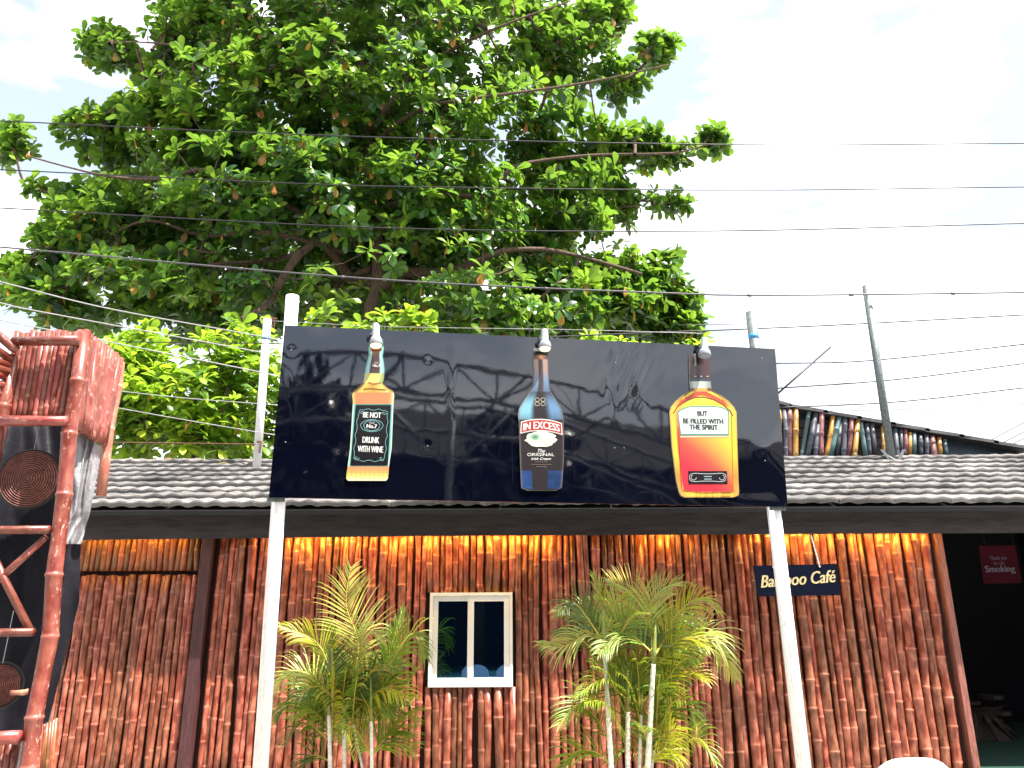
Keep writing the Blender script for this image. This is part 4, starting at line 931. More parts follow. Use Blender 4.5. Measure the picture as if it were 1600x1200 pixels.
def build_tree(name, label, cat, Y, base_px, blobs, n, limbs_px, length, nleaf, cols, leafm, seed, twr=0.006, ysc=0.8, kn=0.25, old=0.012, n_parts=295, axis_out=0.5, clear=None):
    r_ = np.random.default_rng(seed); b0 = at(*base_px, Y); root = thing(name, label, cat, (b0.x, Y, 0))
    ctr = np.array(at(blobs[0][0], blobs[0][1]+120, Y))
    pts = crown_points(blobs, Y, n, r_, ysc, kn)
    if clear:
        rel = pts-np.array(EYE); dz = rel@np.array(_F); qx = 800+FPX*(rel@np.array(_R))/dz; qy = 600-FPX*(rel@np.array(_U))/dz; keep = np.ones(len(pts), bool)
        for li, rad in clear.items():
            L = limbs_px[li][0]
            for a, b in zip(L[:-1], L[1:]):
                if li == 0 and b[1] < 300: continue
                ax_, ay_, bx_, by_ = a[0], a[1], b[0], b[1]; t = np.clip(((qx-ax_)*(bx_-ax_)+(qy-ay_)*(by_-ay_))/((bx_-ax_)**2+(by_-ay_)**2), 0, 1)
                d = np.hypot(qx-ax_-t*(bx_-ax_), qy-ay_-t*(by_-ay_)); zl = Y+0.75*(a[2] if len(a) > 2 else 0)
                keep &= ~((d < rad) & (pts[:, 1] < zl+0.3))
        pts = pts[keep]
    out_ = norm(pts-ctr); ax = norm(np.array([0, 0, 1.0])*0.85+out_*axis_out+r_.normal(0, 0.28, pts.shape))
    limbs = []
    for i, L in enumerate(limbs_px):
        P = [at(p[0], p[1], Y+(0.75*p[2] if len(p) > 2 else 0)) for p in L[0]]
        if i == 0:
            d0 = P[0]; P = [Vector((d0.x, Y, 0)), Vector((d0.x+0.05, Y, d0.z*0.5))]+P
        R_ = list(np.linspace(L[1], L[2], len(P))); limbs.append({'p': P, 'r': R_})
        # smooth resample
        Q = []; RR = []
        if i: P = [P[0]]+[p_+Vector((r_.normal(0, .12), r_.normal(0, .2), r_.normal(0, .14))) for p_ in P[1:]]; R_ = [a_*(1 if i < 4 else 0.72) for a_ in R_]
        for k in range(len(P)-1):
            p0_, p1_, p2_, p3_ = P[max(k-1, 0)], P[k], P[k+1], P[min(k+2, len(P)-1)]
            for s in (0, .25, .5, .75):
                s2, s3 = s*s, s*s*s
                Q.append(0.5*((2*p1_)+(p2_-p0_)*s+(2*p0_-5*p1_+4*p2_-p3_)*s2+(3*p1_-p0_-3*p2_+p3_)*s3)); RR.append(R_[k]*(1-s)+R_[k+1]*s)
        Q.append(P[-1]); RR.append(R_[-1]); mb = MB(); mb.tube(Q, [a*(1+0.12*math.sin(j_*1.7)) for j_, a in enumerate(RR)], 12); mb.build('trunk' if i == 0 else 'limb', M_bark, root, True)
    V, T = grow(limbs, pts, twr); o0 = np.array(WM[root.name].translation); me = mesh_np('twigs', V-o0, T, M_bark); o = add('twigs', me, root, Matrix.Translation(Vector(o0))); o['kind'] = 'stuff'
    O, D, N, L, RID = rosettes(pts, ax, nleaf, length, r_)
    m_ = len(O); tint = r_.choice(len(cols), size=m_, p=[c[1] for c in cols]); rt = r_.choice(len(cols), size=len(pts), p=[c[1] for c in cols])[RID]; tint = np.where(r_.random(m_) < 0.72, rt, tint); C = np.array([c[0] for c in cols])[tint]*r_.uniform(0.75, 1.25, (m_, 1))
    isold = r_.random(m_) < old; C[isold] = np.array([0.42, 0.16, 0.05])*r_.uniform(0.7, 1.2, (isold.sum(), 1)); D[isold] = norm(D[isold]*0.3+np.array([0, 0, -1.0])); X_ = norm(np.cross(D[isold], N[isold])); N[isold] = np.cross(X_, D[isold])
    # the leaves that show largest (nearest, in frame) are parts of their own
    rel = O-np.array(EYE); dz = rel@np.array(_F); px = 800+FPX*(rel@np.array(_R))/dz; py = 600-FPX*(rel@np.array(_U))/dz
    inb = (px > 5) & (px < 1595) & (py > 5) & (py < 520 if Y > 14 else py < 715)
    score = L/dz+np.where(inb, 0, -10)+r_.uniform(0, 0.002, m_); pick = np.argsort(-score)[:n_parts]; mask = np.zeros(m_, bool); mask[pick] = True
    V, T = leaf_geo(O[~mask], D[~mask], N[~mask], L[~mask]); Cv = np.repeat(C[~mask], len(LT), 0)
    me = mesh_np('foliage', V-o0, T, leafm, Cv); o = add('foliage', me, root, Matrix.Translation(Vector(o0))); o['kind'] = 'stuff'
    protos = []
    for c, pr__ in cols+[((0.42, 0.16, 0.05), 0)]: protos.append(mesh_np('leaf', LT, LTR, leafm, np.repeat(np.array([c]), len(LT), 0)))
    for k in pick:
        X = np.cross(D[k], N[k])*L[k]; Dv = D[k]*L[k]; Nv = N[k]*L[k]
        M = Matrix(((X[0], Dv[0], Nv[0], O[k][0]), (X[1], Dv[1], Nv[1], O[k][1]), (X[2], Dv[2], Nv[2], O[k][2]), (0, 0, 0, 1)))
        add('leaf', protos[-1] if isold[k] else protos[tint[k]], root, M)
    return root
AC = [((0.024, 0.078, 0.018), 0.34), ((0.042, 0.125, 0.018), 0.24), ((0.095, 0.20, 0.022), 0.17), ((0.20, 0.31, 0.035), 0.13), ((0.014, 0.046, 0.026), 0.12)]
blobs = [(560, 70, 330, 130), (230, 95, 90, 40), (165, 68, 40, 26), (320, 40, 90, 45), (880, 70, 85, 75), (1030, 80, 32, 26), (970, 130, 40, 36), (950, 20, 40, 25),
         (540, 220, 390, 120), (250, 200, 90, 40), (150, 210, 60, 35), (15, 222, 34, 36), (85, 285, 60, 22), (880, 235, 90, 55), (990, 232, 60, 28), (1055, 245, 40, 20), (1115, 220, 26, 20),
         (930, 310, 100, 35), (1045, 310, 40, 18), (520, 350, 400, 90), (190, 375, 120, 60), (100, 385, 50, 42), (40, 440, 42, 40),
         (900, 415, 120, 75), (1025, 408, 32, 36), (1045, 490, 48, 42), (720, 480, 300, 60), (300, 470, 180, 60), (130, 470, 110, 45), (560, 450, 480, 60, 3), (540, 330, 420, 110, 3), (560, -80, 330, 120), (960, 495, 110, 50), (1000, 470, 75, 60), (830, 500, 120, 45, -1), (1060, 515, 40, 28)]
limbs = [([(578, 530), (582, 480), (592, 435), (583, 330), (575, 235), (566, 120), (556, 0), (556, -120)], 0.24, 0.07),
         ([(592, 452), (625, 434), (660, 424), (712, 408), (790, 395, -1), (880, 400, -1.5), (1000, 420, -1.5)], 0.15, 0.03), ([(585, 440), (560, 418), (520, 400), (470, 388, -1), (410, 400, -1), (330, 420, -1.5)], 0.16, 0.03),
         ([(470, 392, -1), (440, 430, -1.3), (405, 465, -1.6), (365, 490, -2)], 0.10, 0.05), ([(583, 330), (520, 300, -1), (470, 245, -1.5), (400, 235, -2)], 0.12, 0.03),
         ([(560, 380), (440, 330, -1), (330, 280, -1.6), (262, 267, -2), (170, 266, -2), (60, 250, -2)], 0.12, 0.02), ([(540, 395, 0), (420, 360, -1), (320, 376, -1), (240, 350, -1.4), (150, 370, -1)], 0.09, 0.02),
         ([(588, 330), (680, 310, -0.6), (760, 300, -1), (800, 270, -1.2), (920, 245, -1.5), (1040, 238, -1.5), (1110, 225, -1.5)], 0.12, 0.015), ([(575, 240), (610, 190, -1), (680, 165, -1.5), (760, 155, -2), (900, 140, -2), (1030, 90, -2)], 0.10, 0.02),
         ([(578, 210), (640, 120, -1), (720, 65, -1.6), (800, 25, -2), (900, 10, -2)], 0.10, 0.02), ([(575, 235), (548, 180, -1), (540, 110, -1.5), (510, 20, -1.8)], 0.09, 0.03), ([(570, 200), (480, 130, -1), (400, 100, -1.5), (280, 85, -2), (150, 65, -2)], 0.10, 0.015),
         ([(585, 360), (700, 370, 1), (850, 345, 1), (1000, 310, 0)], 0.12, 0.02), ([(580, 420), (520, 450, 1), (500, 500, 1)], 0.12, 0.06), ([(600, 430, 0), (720, 450, 1), (900, 470, 0), (1050, 490, 0)], 0.10, 0.02)]
build_tree('almond_tree', 'huge spreading dark green tree with broad leaves behind the cafe roof', 'tree', 17.0, (583, 500), blobs, 8200, limbs, (0.25, 0.40), (8, 12), AC, M_leaf, 11, kn=0.17, clear={0: 9, 1: 18, 2: 18, 3: 16, 8: 7, 9: 8})
LC = [((0.14, 0.25, 0.028), 0.32), ((0.24, 0.36, 0.03), 0.24), ((0.06, 0.14, 0.022), 0.32), ((0.40, 0.48, 0.04), 0.12)]
build_tree('lime_green_tree', 'bright lime green bushy tree between the bamboo booth and the signboard', 'tree', 13.4, (300, 760),
           [(300, 610, 120, 105), (250, 550, 80, 45), (385, 570, 50, 70), (215, 660, 60, 70), (350, 690, 80, 50), (200, 600, 40, 60), (430, 640, 30, 80), (300, 680, 130, 60, 1)], 700,
           [([(300, 760), (300, 690), (290, 620)], 0.09, 0.03), ([(300, 700), (350, 640), (385, 580)], 0.05, 0.02), ([(298, 690), (240, 640), (220, 590)], 0.05, 0.02)], (0.20, 0.32), (7, 11), LC, M_lime, 21, 0.004, 0.9, 0.35, 0.004, 295, 0.6)
build_tree('young_tree', 'young light green shoots showing just above the top edge of the signboard', 'tree', 13.0, (600, 760),
           [(622, 500, 36, 18), (562, 512, 26, 12), (508, 492, 18, 11), (650, 512, 30, 14), (500, 530, 40, 12)], 42,
           [([(600, 620), (600, 560), (605, 500)], 0.05, 0.015), ([(595, 600), (550, 540), (505, 495)], 0.02, 0.008), ([(600, 600), (640, 550), (660, 510)], 0.02, 0.01)], (0.20, 0.31), (6, 9), LC, M_lime, 31, 0.004, 0.5, 0, 0.004, 250, 0.5)
build_tree('low_shrub', 'yellow green shrub tips above the signboard, right of the middle spotlight', 'shrub', 12.6, (950, 760),
           [(945, 545, 40, 18), (1000, 548, 30, 12), (925, 535, 14, 14), (1085, 548, 25, 12)], 40,
           [([(950, 660), (950, 600), (945, 550)], 0.04, 0.012), ([(955, 630), (1000, 580), (1060, 560)], 0.015, 0.006)], (0.16, 0.25), (6, 9), LC, M_lime, 41, 0.003, 0.5, 0, 0.0, 200, 0.5)

# dry leaves dropped on the roof
for i in range(2):
    px_ = (188, 318)[i]; d_ = (0.96, 0.8)[i]
    p = Vector((at(px_, 750, 9.9).x, YE, zEave))+dsl*(SL*d_)+nrm*0.055; sz = 0.16
    me = bpy.data.meshes.new('fallen_leaf'); me.from_pydata([tuple(v*sz) for v in LT], [], [tuple(int(q_) for q_ in t_) for t_ in LTR]); a_ = me.color_attributes.new('Col', 'FLOAT_COLOR', 'POINT')
    for q_ in a_.data: q_.color = random.choice([(0.40, 0.20, 0.05, 1), (0.25, 0.12, 0.05, 1)])
    me.materials.append(M_leaf); o = bpy.data.objects.new('fallen_leaf', me); _link(o, None, Matrix.Translation(p) @ base_rot @ Matrix.Rotation(random.uniform(0, 6), 4, 'Z'))
    tag(o, ('dry fallen leaf lying on the roof tiles beside the bamboo booth', 'small dry leaf on the grey tiles midway between booth and signboard')[i], 'leaf', 'dry leaves on the roof')

# ================================================================== ARECA PALMS
def palm(label, X0px, Y, stems, fronds, nfill, box_, seed):
    R = random.Random(seed); b = at(X0px, 1200, Y); root = thing('areca_palm', label, 'palm', (b.x, Y, 0), 'areca palms in front of the bamboo wall')
    for (a, c, w_, dY) in stems:
        dY -= 0.2; A, B_ = at(*a, Y+dY), at(*c, Y+dY); d = B_-A; F0 = A+d*((0-A.z)/d.z); L = (A-F0).length; r = w_/FPX*Y/2*0.8
        pts = [F0.lerp(A, i/30) for i in range(31)]; rad = [r*(1.12 if i % 4 == 0 else 1.0)*(1.15-0.25*i/30) for i in range(31)]
        mb = MB(); mb.tube(pts, rad, 10); mb.build('cane', M_cane, root, True)
        u_ = (A-F0).normalized(); mb = MB(); mb.tube([A-u_*0.01, A+u_*0.10, A+u_*0.24, A+u_*0.34], [r*1.0, r*0.95, r*0.6, r*0.25], 10); mb.build('crownshaft', M_shaft, root, True)
    pal = [(0.09, 0.17, 0.012), (0.20, 0.28, 0.018), (0.035, 0.085, 0.012), (0.42, 0.40, 0.02), (0.46, 0.47, 0.11)]
    def frond(pts, ll, dens, col, droop, spread=1.0):
        P = [Vector(p) for p in pts]; Q = []
        for k in range(len(P)-1):
            p0_, p1_, p2_, p3_ = P[max(k-1, 0)], P[k], P[k+1], P[min(k+2, len(P)-1)]
            for i in range(10):
                s = i/10; Q.append(0.5*((2*p1_)+(p2_-p0_)*s+(2*p0_-5*p1_+4*p2_-p3_)*s*s+(3*p1_-p0_-3*p2_+p3_)*s**3))
        Q.append(P[-1]); cum = [0]
        for i in range(1, len(Q)): cum.append(cum[-1]+(Q[i]-Q[i-1]).length)
        L = cum[-1]; mb = MB(); n = len(Q)
        def samp(d):
            i = int(np.searchsorted(cum, d)); i = min(max(i, 1), n-1); t = (d-cum[i-1])/max(1e-6, cum[i]-cum[i-1]); return Q[i-1].lerp(Q[i], t), (Q[i]-Q[i-1]).normalized()
        npair = max(10, int(L/dens)); rollv = Vector((R.uniform(-.5, .5), -0.6, 0.6))
        for i in range(npair):
            t = 0.16+0.84*(i+R.random()*0.5)/npair; p, d = samp(min(L, t*L)); sd = d.cross(rollv).normalized(); up = sd.cross(d).normalized()
            if up.z < 0: up = -up
            prof = math.sin(math.pi*min(1, 0.12+0.88*t)**0.8)**0.6 if t < 0.97 else 0.35
            l_ = ll*max(0.28, prof)*R.uniform(0.85, 1.1); wd = 0.0038*R.uniform(0.75, 1.3)*(0.7+0.5*prof)
            for sg in (-1, 1):
                ang = (0.95-0.55*t)*spread+R.gauss(0, 0.07); dd = (d*math.cos(ang)+sd*sg*math.sin(ang)+up*0.28).normalized()
                A = p.copy(); rows = []; cols_ = []; c_ = tuple(x*R.uniform(0.8, 1.2) for x in (col if R.random() > 0.06 else (0.45, 0.30, 0.10)))
                nr = 6
                for k in range(nr+1):
                    q_ = k/nr; wid = wd*(0.5+1.1*min(1, q_*4))*(1-q_**2.2)+0.0004; dk = (dd+Vector((0, 0, -droop*q_*q_*1.6))).normalized()
                    side = dk.cross(up).normalized(); fold = up*0.25*wid
                    rows.append([A-side*wid+fold, A, A+side*wid+fold]); cols_.append([c_]*3); A = A+dk*l_/nr
                mb.grid(rows, cols_)
        fr_ = mb.build('frond', M_palm, root, True)
        st_ = MB(); st_.tube(Q, [0.008*(1-0.8*i/n)+0.0012 for i in range(n)], 6); st_.build('rachis', M_rachis, fr_, True)
    for f in fronds:
        Yo = f.get('y', 0); pts = [at(p[0], p[1], Y+(Yo[i] if hasattr(Yo, '__len__') else Yo)) for i, p in enumerate(f['p'])]
        frond(pts, f.get('l', 0.42), f.get('d', 0.028), pal[f.get('c', 1)], f.get('droop', 0.5), f.get('s', 1.0))
    for i in range(nfill):
        s = R.choice(stems); a = s[0]; ang = R.uniform(-1.35, 1.35); ln = R.uniform(70, 125); sy = R.uniform(0, 90); dy = R.uniform(-0.6, 0.3)
        sy = 0 if i % 2 else sy; x0, y0 = a[0]+R.uniform(-5, 5), min(a[1]+sy-12, 1190); x1, y1 = x0+ln*0.55*math.sin(ang), y0-ln*0.62*math.cos(ang*0.8); x2, y2 = x0+ln*1.05*math.sin(ang), y0-ln*(0.95*math.cos(ang)-0.10)+abs(math.sin(ang))*R.uniform(0, 30)
        x2 = min(max(x2, box_[0]), box_[1]); y2 = max(y2, box_[2])
        pts = [at(x0, y0, Y+s[3]-(0.2 if sy == 0 else 0)), at(x1, y1, Y+dy*0.6), at(x2, y2, Y+dy)]; frond(pts, R.uniform(0.26, 0.42), 0.030, pal[R.choice([0, 0, 1, 2, 2, 1, 3])], R.uniform(0.4, 1.0))
    return root
palm('feathery areca palm clump left of the window, thin pale canes at its foot', 530, 7.7,
     [((514, 1115), (516, 1200), 7, 0), ((538, 1120), (538, 1200), 7, 0.1), ((580, 1125), (581, 1200), 6, -0.1), ((552, 1130), (566, 1200), 4, 0.15)],
     [dict(p=[(540, 1100), (560, 1010), (541, 945), (548, 885)], l=0.50, d=0.034, c=4, droop=0.35, s=1.25, y=0.15), dict(p=[(515, 1110), (512, 1040), (490, 1000), (438, 978)], l=0.30, c=3, droop=0.7, y=-0.1),
      dict(p=[(514, 1105), (514, 1030), (513, 970)], l=0.28, c=1, droop=0.6, s=0.6), dict(p=[(580, 1110), (605, 1030), (628, 955)], l=0.34, c=0, droop=0.35, s=0.5, y=-0.05),
      dict(p=[(580, 1110), (612, 1035), (645, 990), (665, 1030)], l=0.38, c=1, droop=1.0, y=-0.1), dict(p=[(514, 1120), (495, 1065), (460, 1048), (432, 1075)], l=0.36, c=4, droop=0.8, y=-0.15),
      dict(p=[(516, 1150), (490, 1110), (460, 1095), (430, 1120)], l=0.34, c=0, droop=0.8), dict(p=[(581, 1180), (610, 1160), (648, 1170)], l=0.3, c=1, droop=0.6, y=-0.1),
      dict(p=[(581, 1150), (610, 1100), (657, 1040)], l=0.16, c=1, droop=0.3, s=0.4), dict(p=[(540, 1110), (560, 1040), (570, 985), (600, 1000)], l=0.36, c=4, droop=0.9, y=-0.2), dict(p=[(516, 1190), (490, 1180), (470, 1200)], l=0.3, c=2, droop=0.6)],
     34, (440, 650, 985), 5)
palm('fuller areca palm clump right of the window, four pale canes in front', 985, 7.6,
     [((945, 1015), (955, 1200), 8.5, -0.1), ((981, 1110), (981, 1200), 8, 0.0), ((1002, 1115), (999, 1200), 6, 0.1), ((1021, 1035), (1012, 1200), 9, -0.1), ((1022, 1170), (1018, 1200), 6, 0.2)],
     [dict(p=[(945, 1020), (925, 990), (880, 1010), (845, 1008)], l=0.34, c=4, droop=1.0, y=-0.2), dict(p=[(945, 1015), (925, 975), (895, 958), (868, 960)], l=0.30, c=1, droop=0.8, y=0.1),
      dict(p=[(946, 1010), (945, 960), (925, 895)], l=0.24, c=4, droop=0.3, s=0.7), dict(p=[(1018, 1030), (1000, 950), (985, 925), (950, 905)], l=0.40, d=0.026, c=4, droop=0.3, s=1.1, y=0.1),
      dict(p=[(1020, 1030), (1015, 960), (1030, 925), (1060, 910)], l=0.36, c=4, droop=0.5, y=-0.1), dict(p=[(1022, 1025), (1050, 970), (1090, 935), (1122, 955)], l=0.34, c=3, droop=1.0, y=-0.1),
      dict(p=[(1022, 1040), (1065, 1010), (1110, 990), (1150, 1062)], l=0.38, c=4, droop=0.7, y=-0.15), dict(p=[(1020, 1035), (1060, 1010), (1095, 1000), (1120, 1010)], l=0.40, c=1, droop=0.6, y=0.1),
      dict(p=[(955, 1170), (930, 1120), (900, 1105), (872, 1120)], l=0.30, c=0, droop=0.6), dict(p=[(955, 1195), (930, 1175), (900, 1175), (878, 1200)], l=0.34, c=1, droop=0.7, y=-0.1),
      dict(p=[(1015, 1150), (1050, 1110), (1075, 1100), (1098, 1150)], l=0.32, c=0, droop=0.8), dict(p=[(981, 1110), (970, 1040), (960, 990)], l=0.26, c=3, droop=0.4, s=0.5), dict(p=[(1000, 1115), (1000, 1050), (985, 985)], l=0.28, c=1, droop=0.6),
      dict(p=[(945, 1030), (930, 1000), (915, 940)], l=0.26, c=0, droop=0.4, s=0.8), dict(p=[(1005, 1200), (1040, 1170), (1060, 1195)], l=0.3, c=3, droop=0.6, y=-0.2)],
     36, (872, 1118, 955), 6)

# ================================================================== CHAIRS
def chair(x, y, rz, label):
    t = thing('plastic_chair', label, 'chair', (x, y, 0), 'white plastic chairs in the yard')
    c_, s_ = math.cos(rz), math.sin(rz)
    def T(p): return Vector((x+p[0]*c_-p[1]*s_, y+p[0]*s_+p[1]*c_, p[2]))
    mb = MB(); P = []
    for j in range(9):
        v = j/8; row = []
        for i in range(13):
            u = -1+2*i/12; hgt = 0.45+0.42*v*(1-0.25*(abs(u)**3.5)); row.append(T((0.225*u, 0.20+0.07*v-0.07*u*u*0.9, hgt)))
        P.append(row)
    mb.grid(P); Q = [[p+Vector((0, 0, 0))+T((0, 0.018, 0))-T((0, 0, 0)) for p in r] for r in P]; mb.grid(Q, flip=True)
    mb.grid([P[-1], Q[-1]]); mb.grid([[r[0] for r in P], [r[0] for r in Q]]); mb.grid([[r[-1] for r in P], [r[-1] for r in Q]]); mb.build('backrest', M_chair, t, True)
    mb = MB(); mb.hexa([T((-0.23, -0.22, 0.42)), T((0.23, -0.22, 0.42)), T((0.21, 0.21, 0.41)), T((-0.21, 0.21, 0.41))], [T((-0.23, -0.22, 0.44)), T((0.23, -0.22, 0.44)), T((0.21, 0.21, 0.43)), T((-0.21, 0.21, 0.43))]); mb.build('seat', M_chair, t)
    for sx_ in (-1, 1):
        for sy_ in (-1, 1):
            mb = MB(); mb.tube([T((sx_*0.20, sy_*0.19, 0.42)), T((sx_*0.245, sy_*0.245, 0.0))], [0.024, 0.018], 8); mb.build('leg', M_chair, t, True)
        mb = MB(); mb.tube([T((sx_*0.22, 0.20, 0.66)), T((sx_*0.25, 0.0, 0.65)), T((sx_*0.25, -0.2, 0.62)), T((sx_*0.235, -0.22, 0.43))], 0.018, 8); mb.build('armrest', M_chair, t, True)
chair(2.17, 4.84, math.pi, 'white plastic chair whose rounded back top peeks in at the bottom right')
chair(-0.62, 4.05, 0.1, 'white plastic chair reflected large in the right window pane')
chair(-0.08, 4.0, -0.1, 'white plastic chair reflected at the right edge of the window pane')

# ================================================================== BEHIND THE CAMERA (seen reflected in the signboard)
can = thing('canopy_frame', 'open steel truss canopy mirrored in the glossy black signboard', 'canopy', (0, -5, 0))
def arch(xx, h0=4.6, rise=2.3, xc=0.5, half=11): return h0+rise*(1-((xx-xc)/half)**2)
for Yt in (-2.2, -5.2, -8.2):
    mb = MB(); xs_ = np.linspace(-10.5, 11.5, 23); up = [Vector((x, Yt, arch(x))) for x in xs_]; lo = [Vector((x, Yt, arch(x)-0.75)) for x in xs_]
    mb.tube(up, 0.055, 8); mb.tube(lo, 0.05, 8)
    for i in range(len(xs_)-1): mb.tube([lo[i], up[i]], 0.03, 6); mb.tube([lo[i], up[i+1]], 0.03, 6) if i % 2 else mb.tube([up[i], lo[i+1]], 0.03, 6)
    mb.build('truss', M_steel, can, True)
    for xc_ in (-10.5, 11.5): mb = MB(); mb.tube([(xc_, Yt, 0), (xc_, Yt, arch(xc_))], 0.09, 10); mb.build('column', M_steel, can, True)
for x in np.linspace(-10.5, 11.5, 9):
    mb = MB(); mb.tube([(x, -2.2, arch(x)+0.06), (x, -8.2, arch(x)+0.06)], 0.04, 6); mb.build('purlin', M_steel, can, True)
cp = PB.reflect(703, 700, -2.6); mb = MB(); mb.tube([(cp.x, -2.6, 0), (cp.x, -2.6, arch(cp.x)-0.75)], 0.08, 12)
for dx in (-1.6, 1.5): mb.tube([(cp.x, -2.6, arch(cp.x)-2.3), (cp.x+dx, -2.6, arch(cp.x)-0.7)], 0.04, 8)
mb.build('column', M_galv, can, True)
M_shed = plain('dark_shed_wall', (0.009, 0.011, 0.022), 0.7, 0.4, 1.5)
sh = thing('storage_shed', 'dark shed across the yard mirrored in the lower signboard', 'shed', (0, -11, 0))
mb = MB(); mb.box((-22, -17, 0), (26, -11, 6.6)); mb.build('wall', M_shed, sh)
mb = MB(); mb.hexa([(-22.5, -17.5, 6.61), (26.5, -17.5, 6.61), (26.5, -10.3, 6.61), (-22.5, -10.3, 6.61)], [(-22.5, -14, 8.9), (26.5, -14, 8.9), (26.5, -13.5, 8.9), (-22.5, -13.5, 8.9)]); mb.build('roof', M_deck, sh)
def far_tree(x, y, h, w, seed, label):
    r_ = np.random.default_rng(seed); t = thing('yard_tree', label, 'tree', (x, y, 0), 'trees across the yard')
    mb = MB(); mb.tube([(x, y, 0), (x+0.1, y, h*0.5), (x, y, h*0.8)], [0.22, 0.15, 0.05], 8); mb.build('trunk', M_bark, t, True)
    n = 900; v = norm(r_.normal(size=(n, 3)))*r_.random((n, 1))**0.4*np.array([w, w*0.8, h*0.35])+np.array([x, y, h*0.66]); D = norm(r_.normal(size=(n, 3))); N = norm(np.cross(D, r_.normal(size=(n, 3))))
    V, T = leaf_geo(v, D, N, np.full(n, 0.75)); me = mesh_np('foliage', V-np.array([x, y, 0]), T, M_print, np.tile(np.array([[0.010, 0.022, 0.012]]), (len(V), 1))); o = add('foliage', me, t, Matrix.Translation(Vector((x, y, 0)))); o['kind'] = 'stuff'
far_tree(-1.2, -9.2, 8.6, 1.8, 1, 'dark tree across the yard mirrored behind the square whiskey bottle picture')
far_tree(5.5, -9.4, 7.9, 1.9, 2, 'dark tree across the yard mirrored near the dark liqueur bottle picture')
far_tree(-8.5, -9.4, 6.8, 2.0, 3, 'dark tree across the yard mirrored at the left end of the signboard')

# ================================================================== WIRES
def wire(pts, Y, r, mat, label, clips=0, Y2=None):
    n = len(pts); xs_ = [p[0] for p in pts]; lo, hi = xs_[0], xs_[-1]
    def y_at(x):
        if x <= xs_[0]: return pts[0][1]+(pts[1][1]-pts[0][1])/(xs_[1]-xs_[0])*(x-xs_[0])
        if x >= xs_[-1]: return pts[-1][1]+(pts[-1][1]-pts[-2][1])/(xs_[-1]-xs_[-2])*(x-xs_[-1])
        for i in range(n-1):
            if x <= xs_[i+1]:
                t = (x-xs_[i])/(xs_[i+1]-xs_[i]); m0 = (pts[i+1][1]-pts[max(i-1, 0)][1])/(xs_[i+1]-xs_[max(i-1, 0)]); m1 = (pts[min(i+2, n-1)][1]-pts[i][1])/(xs_[min(i+2, n-1)]-xs_[i]); h = xs_[i+1]-xs_[i]
                return (2*t**3-3*t*t+1)*pts[i][1]+(t**3-2*t*t+t)*h*m0+(-2*t**3+3*t*t)*pts[i+1][1]+(t**3-t*t)*h*m1
    if lo <= 5: lo -= 260
    if hi >= 1595: hi += 260
    Y2 = Y if Y2 is None else Y2
    P = []
    for i in range(41):
        x = lo+(hi-lo)*i/40; P.append(at(x, y_at(x), Y+(Y2-Y)*i/40))
    mb = MB(); mb.tube(P, r, 6); o = mb.build('overhead_wire', mat, None, True); tag(o, label, 'wire', 'overhead wires')
    if clips:
        for k in range(clips):
            mb2 = MB(); p = P[3+int(36*k/clips)]; mb2.tube([p-Vector((0.03, 0, 0)), p+Vector((0.03, 0, -0.005))], r*1.6, 6); mb2.tube([p, p-Vector((0, 0, 0.045))], 0.004, 4); mb2.build('clip', mat, o, True)
    return o
wire([(0, 189), (550, 213), (1145, 226), (1600, 224)], 10.5, 0.0105, M_wire, 'topmost overhead wire, crossing the upper tree and open sky')
wire([(0, 265), (400, 284), (600, 291), (1150, 297), (1600, 292)], 10.5, 0.0105, M_wire, 'second overhead wire from the top, running level across the tree')
wire([(0, 325), (600, 356), (1100, 361), (1600, 349)], 10.5, 0.0105, M_wire, 'third overhead wire from the top, through the middle of the crown')
wire([(0, 386), (600, 437), (1100, 460), (1250, 461), (1600, 457)], 10.3, 0.0135, M_midwire, 'thick clipped wire crossing in front of the tree trunk fork', 12)
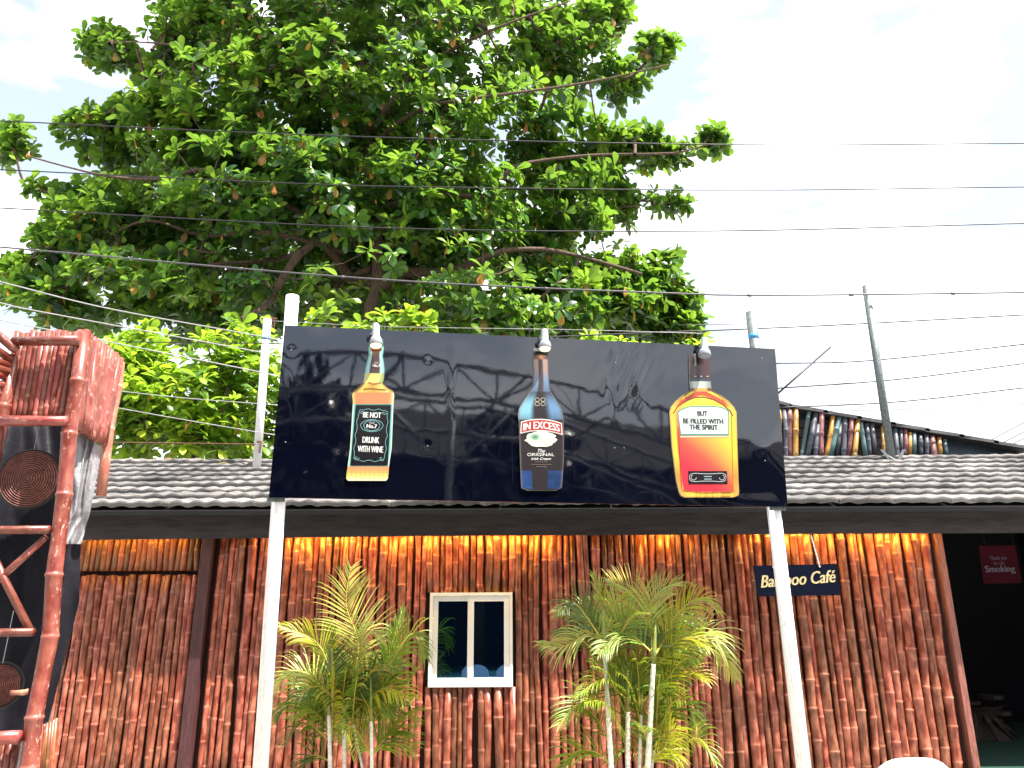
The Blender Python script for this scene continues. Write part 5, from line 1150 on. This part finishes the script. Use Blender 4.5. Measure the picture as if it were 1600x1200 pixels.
wire([(840, 528), (891, 525), (1260, 510), (1600, 492)], 11.2, 0.0115, M_wire, 'dark wire passing behind the grey top of the right signboard post')
wire([(1060, 508), (1180, 505), (1350, 493), (1600, 469)], 11.8, 0.006, M_midwire, 'faint thin wire just below the thick clipped wire at right')
wire([(1205, 568), (1350, 564), (1600, 538)], 11.2, 0.0105, M_wire, 'upper of the three dark wires leaving the right end of the signboard')
wire([(1210, 607), (1400, 593), (1600, 568)], 11.2, 0.0105, M_wire, 'middle of the three dark wires leaving the right end of the signboard')
wire([(1215, 637), (1400, 628), (1600, 606)], 11.2, 0.0105, M_wire, 'lower of the three dark wires leaving the right end of the signboard')
wire([(1215, 643), (1400, 640), (1600, 632)], 12.2, 0.007, M_midwire, 'faint pale wire skimming the tops of the coloured bamboo poles')
for (a, b, wd_) in (((1540, 692), (1600, 660), 'upper'), ((1556, 697), (1600, 675), 'middle'), ((1572, 699), (1600, 685), 'lower')):
    wire([a, b], 14.0, 0.009, M_wire, wd_+' of three guy wires rising at the far right beside the gable tip')
wire([(0, 440), (160, 480), (400, 524), (445, 533)], 9.5, 0.008, M_wirelit, 'wire descending from the left edge towards the taped white pole')
wire([(0, 473), (32, 481), (400, 549), (440, 557)], 9.5, 0.008, M_wirelit, 'pale wire passing just above the corner of the bamboo booth')
wire([(0, 500), (200, 540), (400, 580), (436, 588)], 9.5, 0.008, M_wirelit, 'pale wire emerging from behind the booth across the lime green tree')
wire([(190, 534), (440, 537)], 9.6, 0.007, M_wire, 'level dark wire between the booth top and the taped white pole')
wire([(186, 611), (290, 622), (435, 633)], 9.6, 0.0055, M_wirelit, 'thin wire across the middle of the lime green tree')
wire([(182, 637), (300, 658), (432, 680)], 9.6, 0.0055, M_wirelit, 'thin wire slanting across the lower lime green tree')
wire([(150, 691), (400, 694)], 10.4, 0.008, M_rust, 'rusty level rod just above the roof ridge at left')
wire([(400, 500), (600, 510), (890, 515), (1100, 521)], 10.6, 0.004, M_wirelit, 'fine wire strung just over the top edge of the signboard')
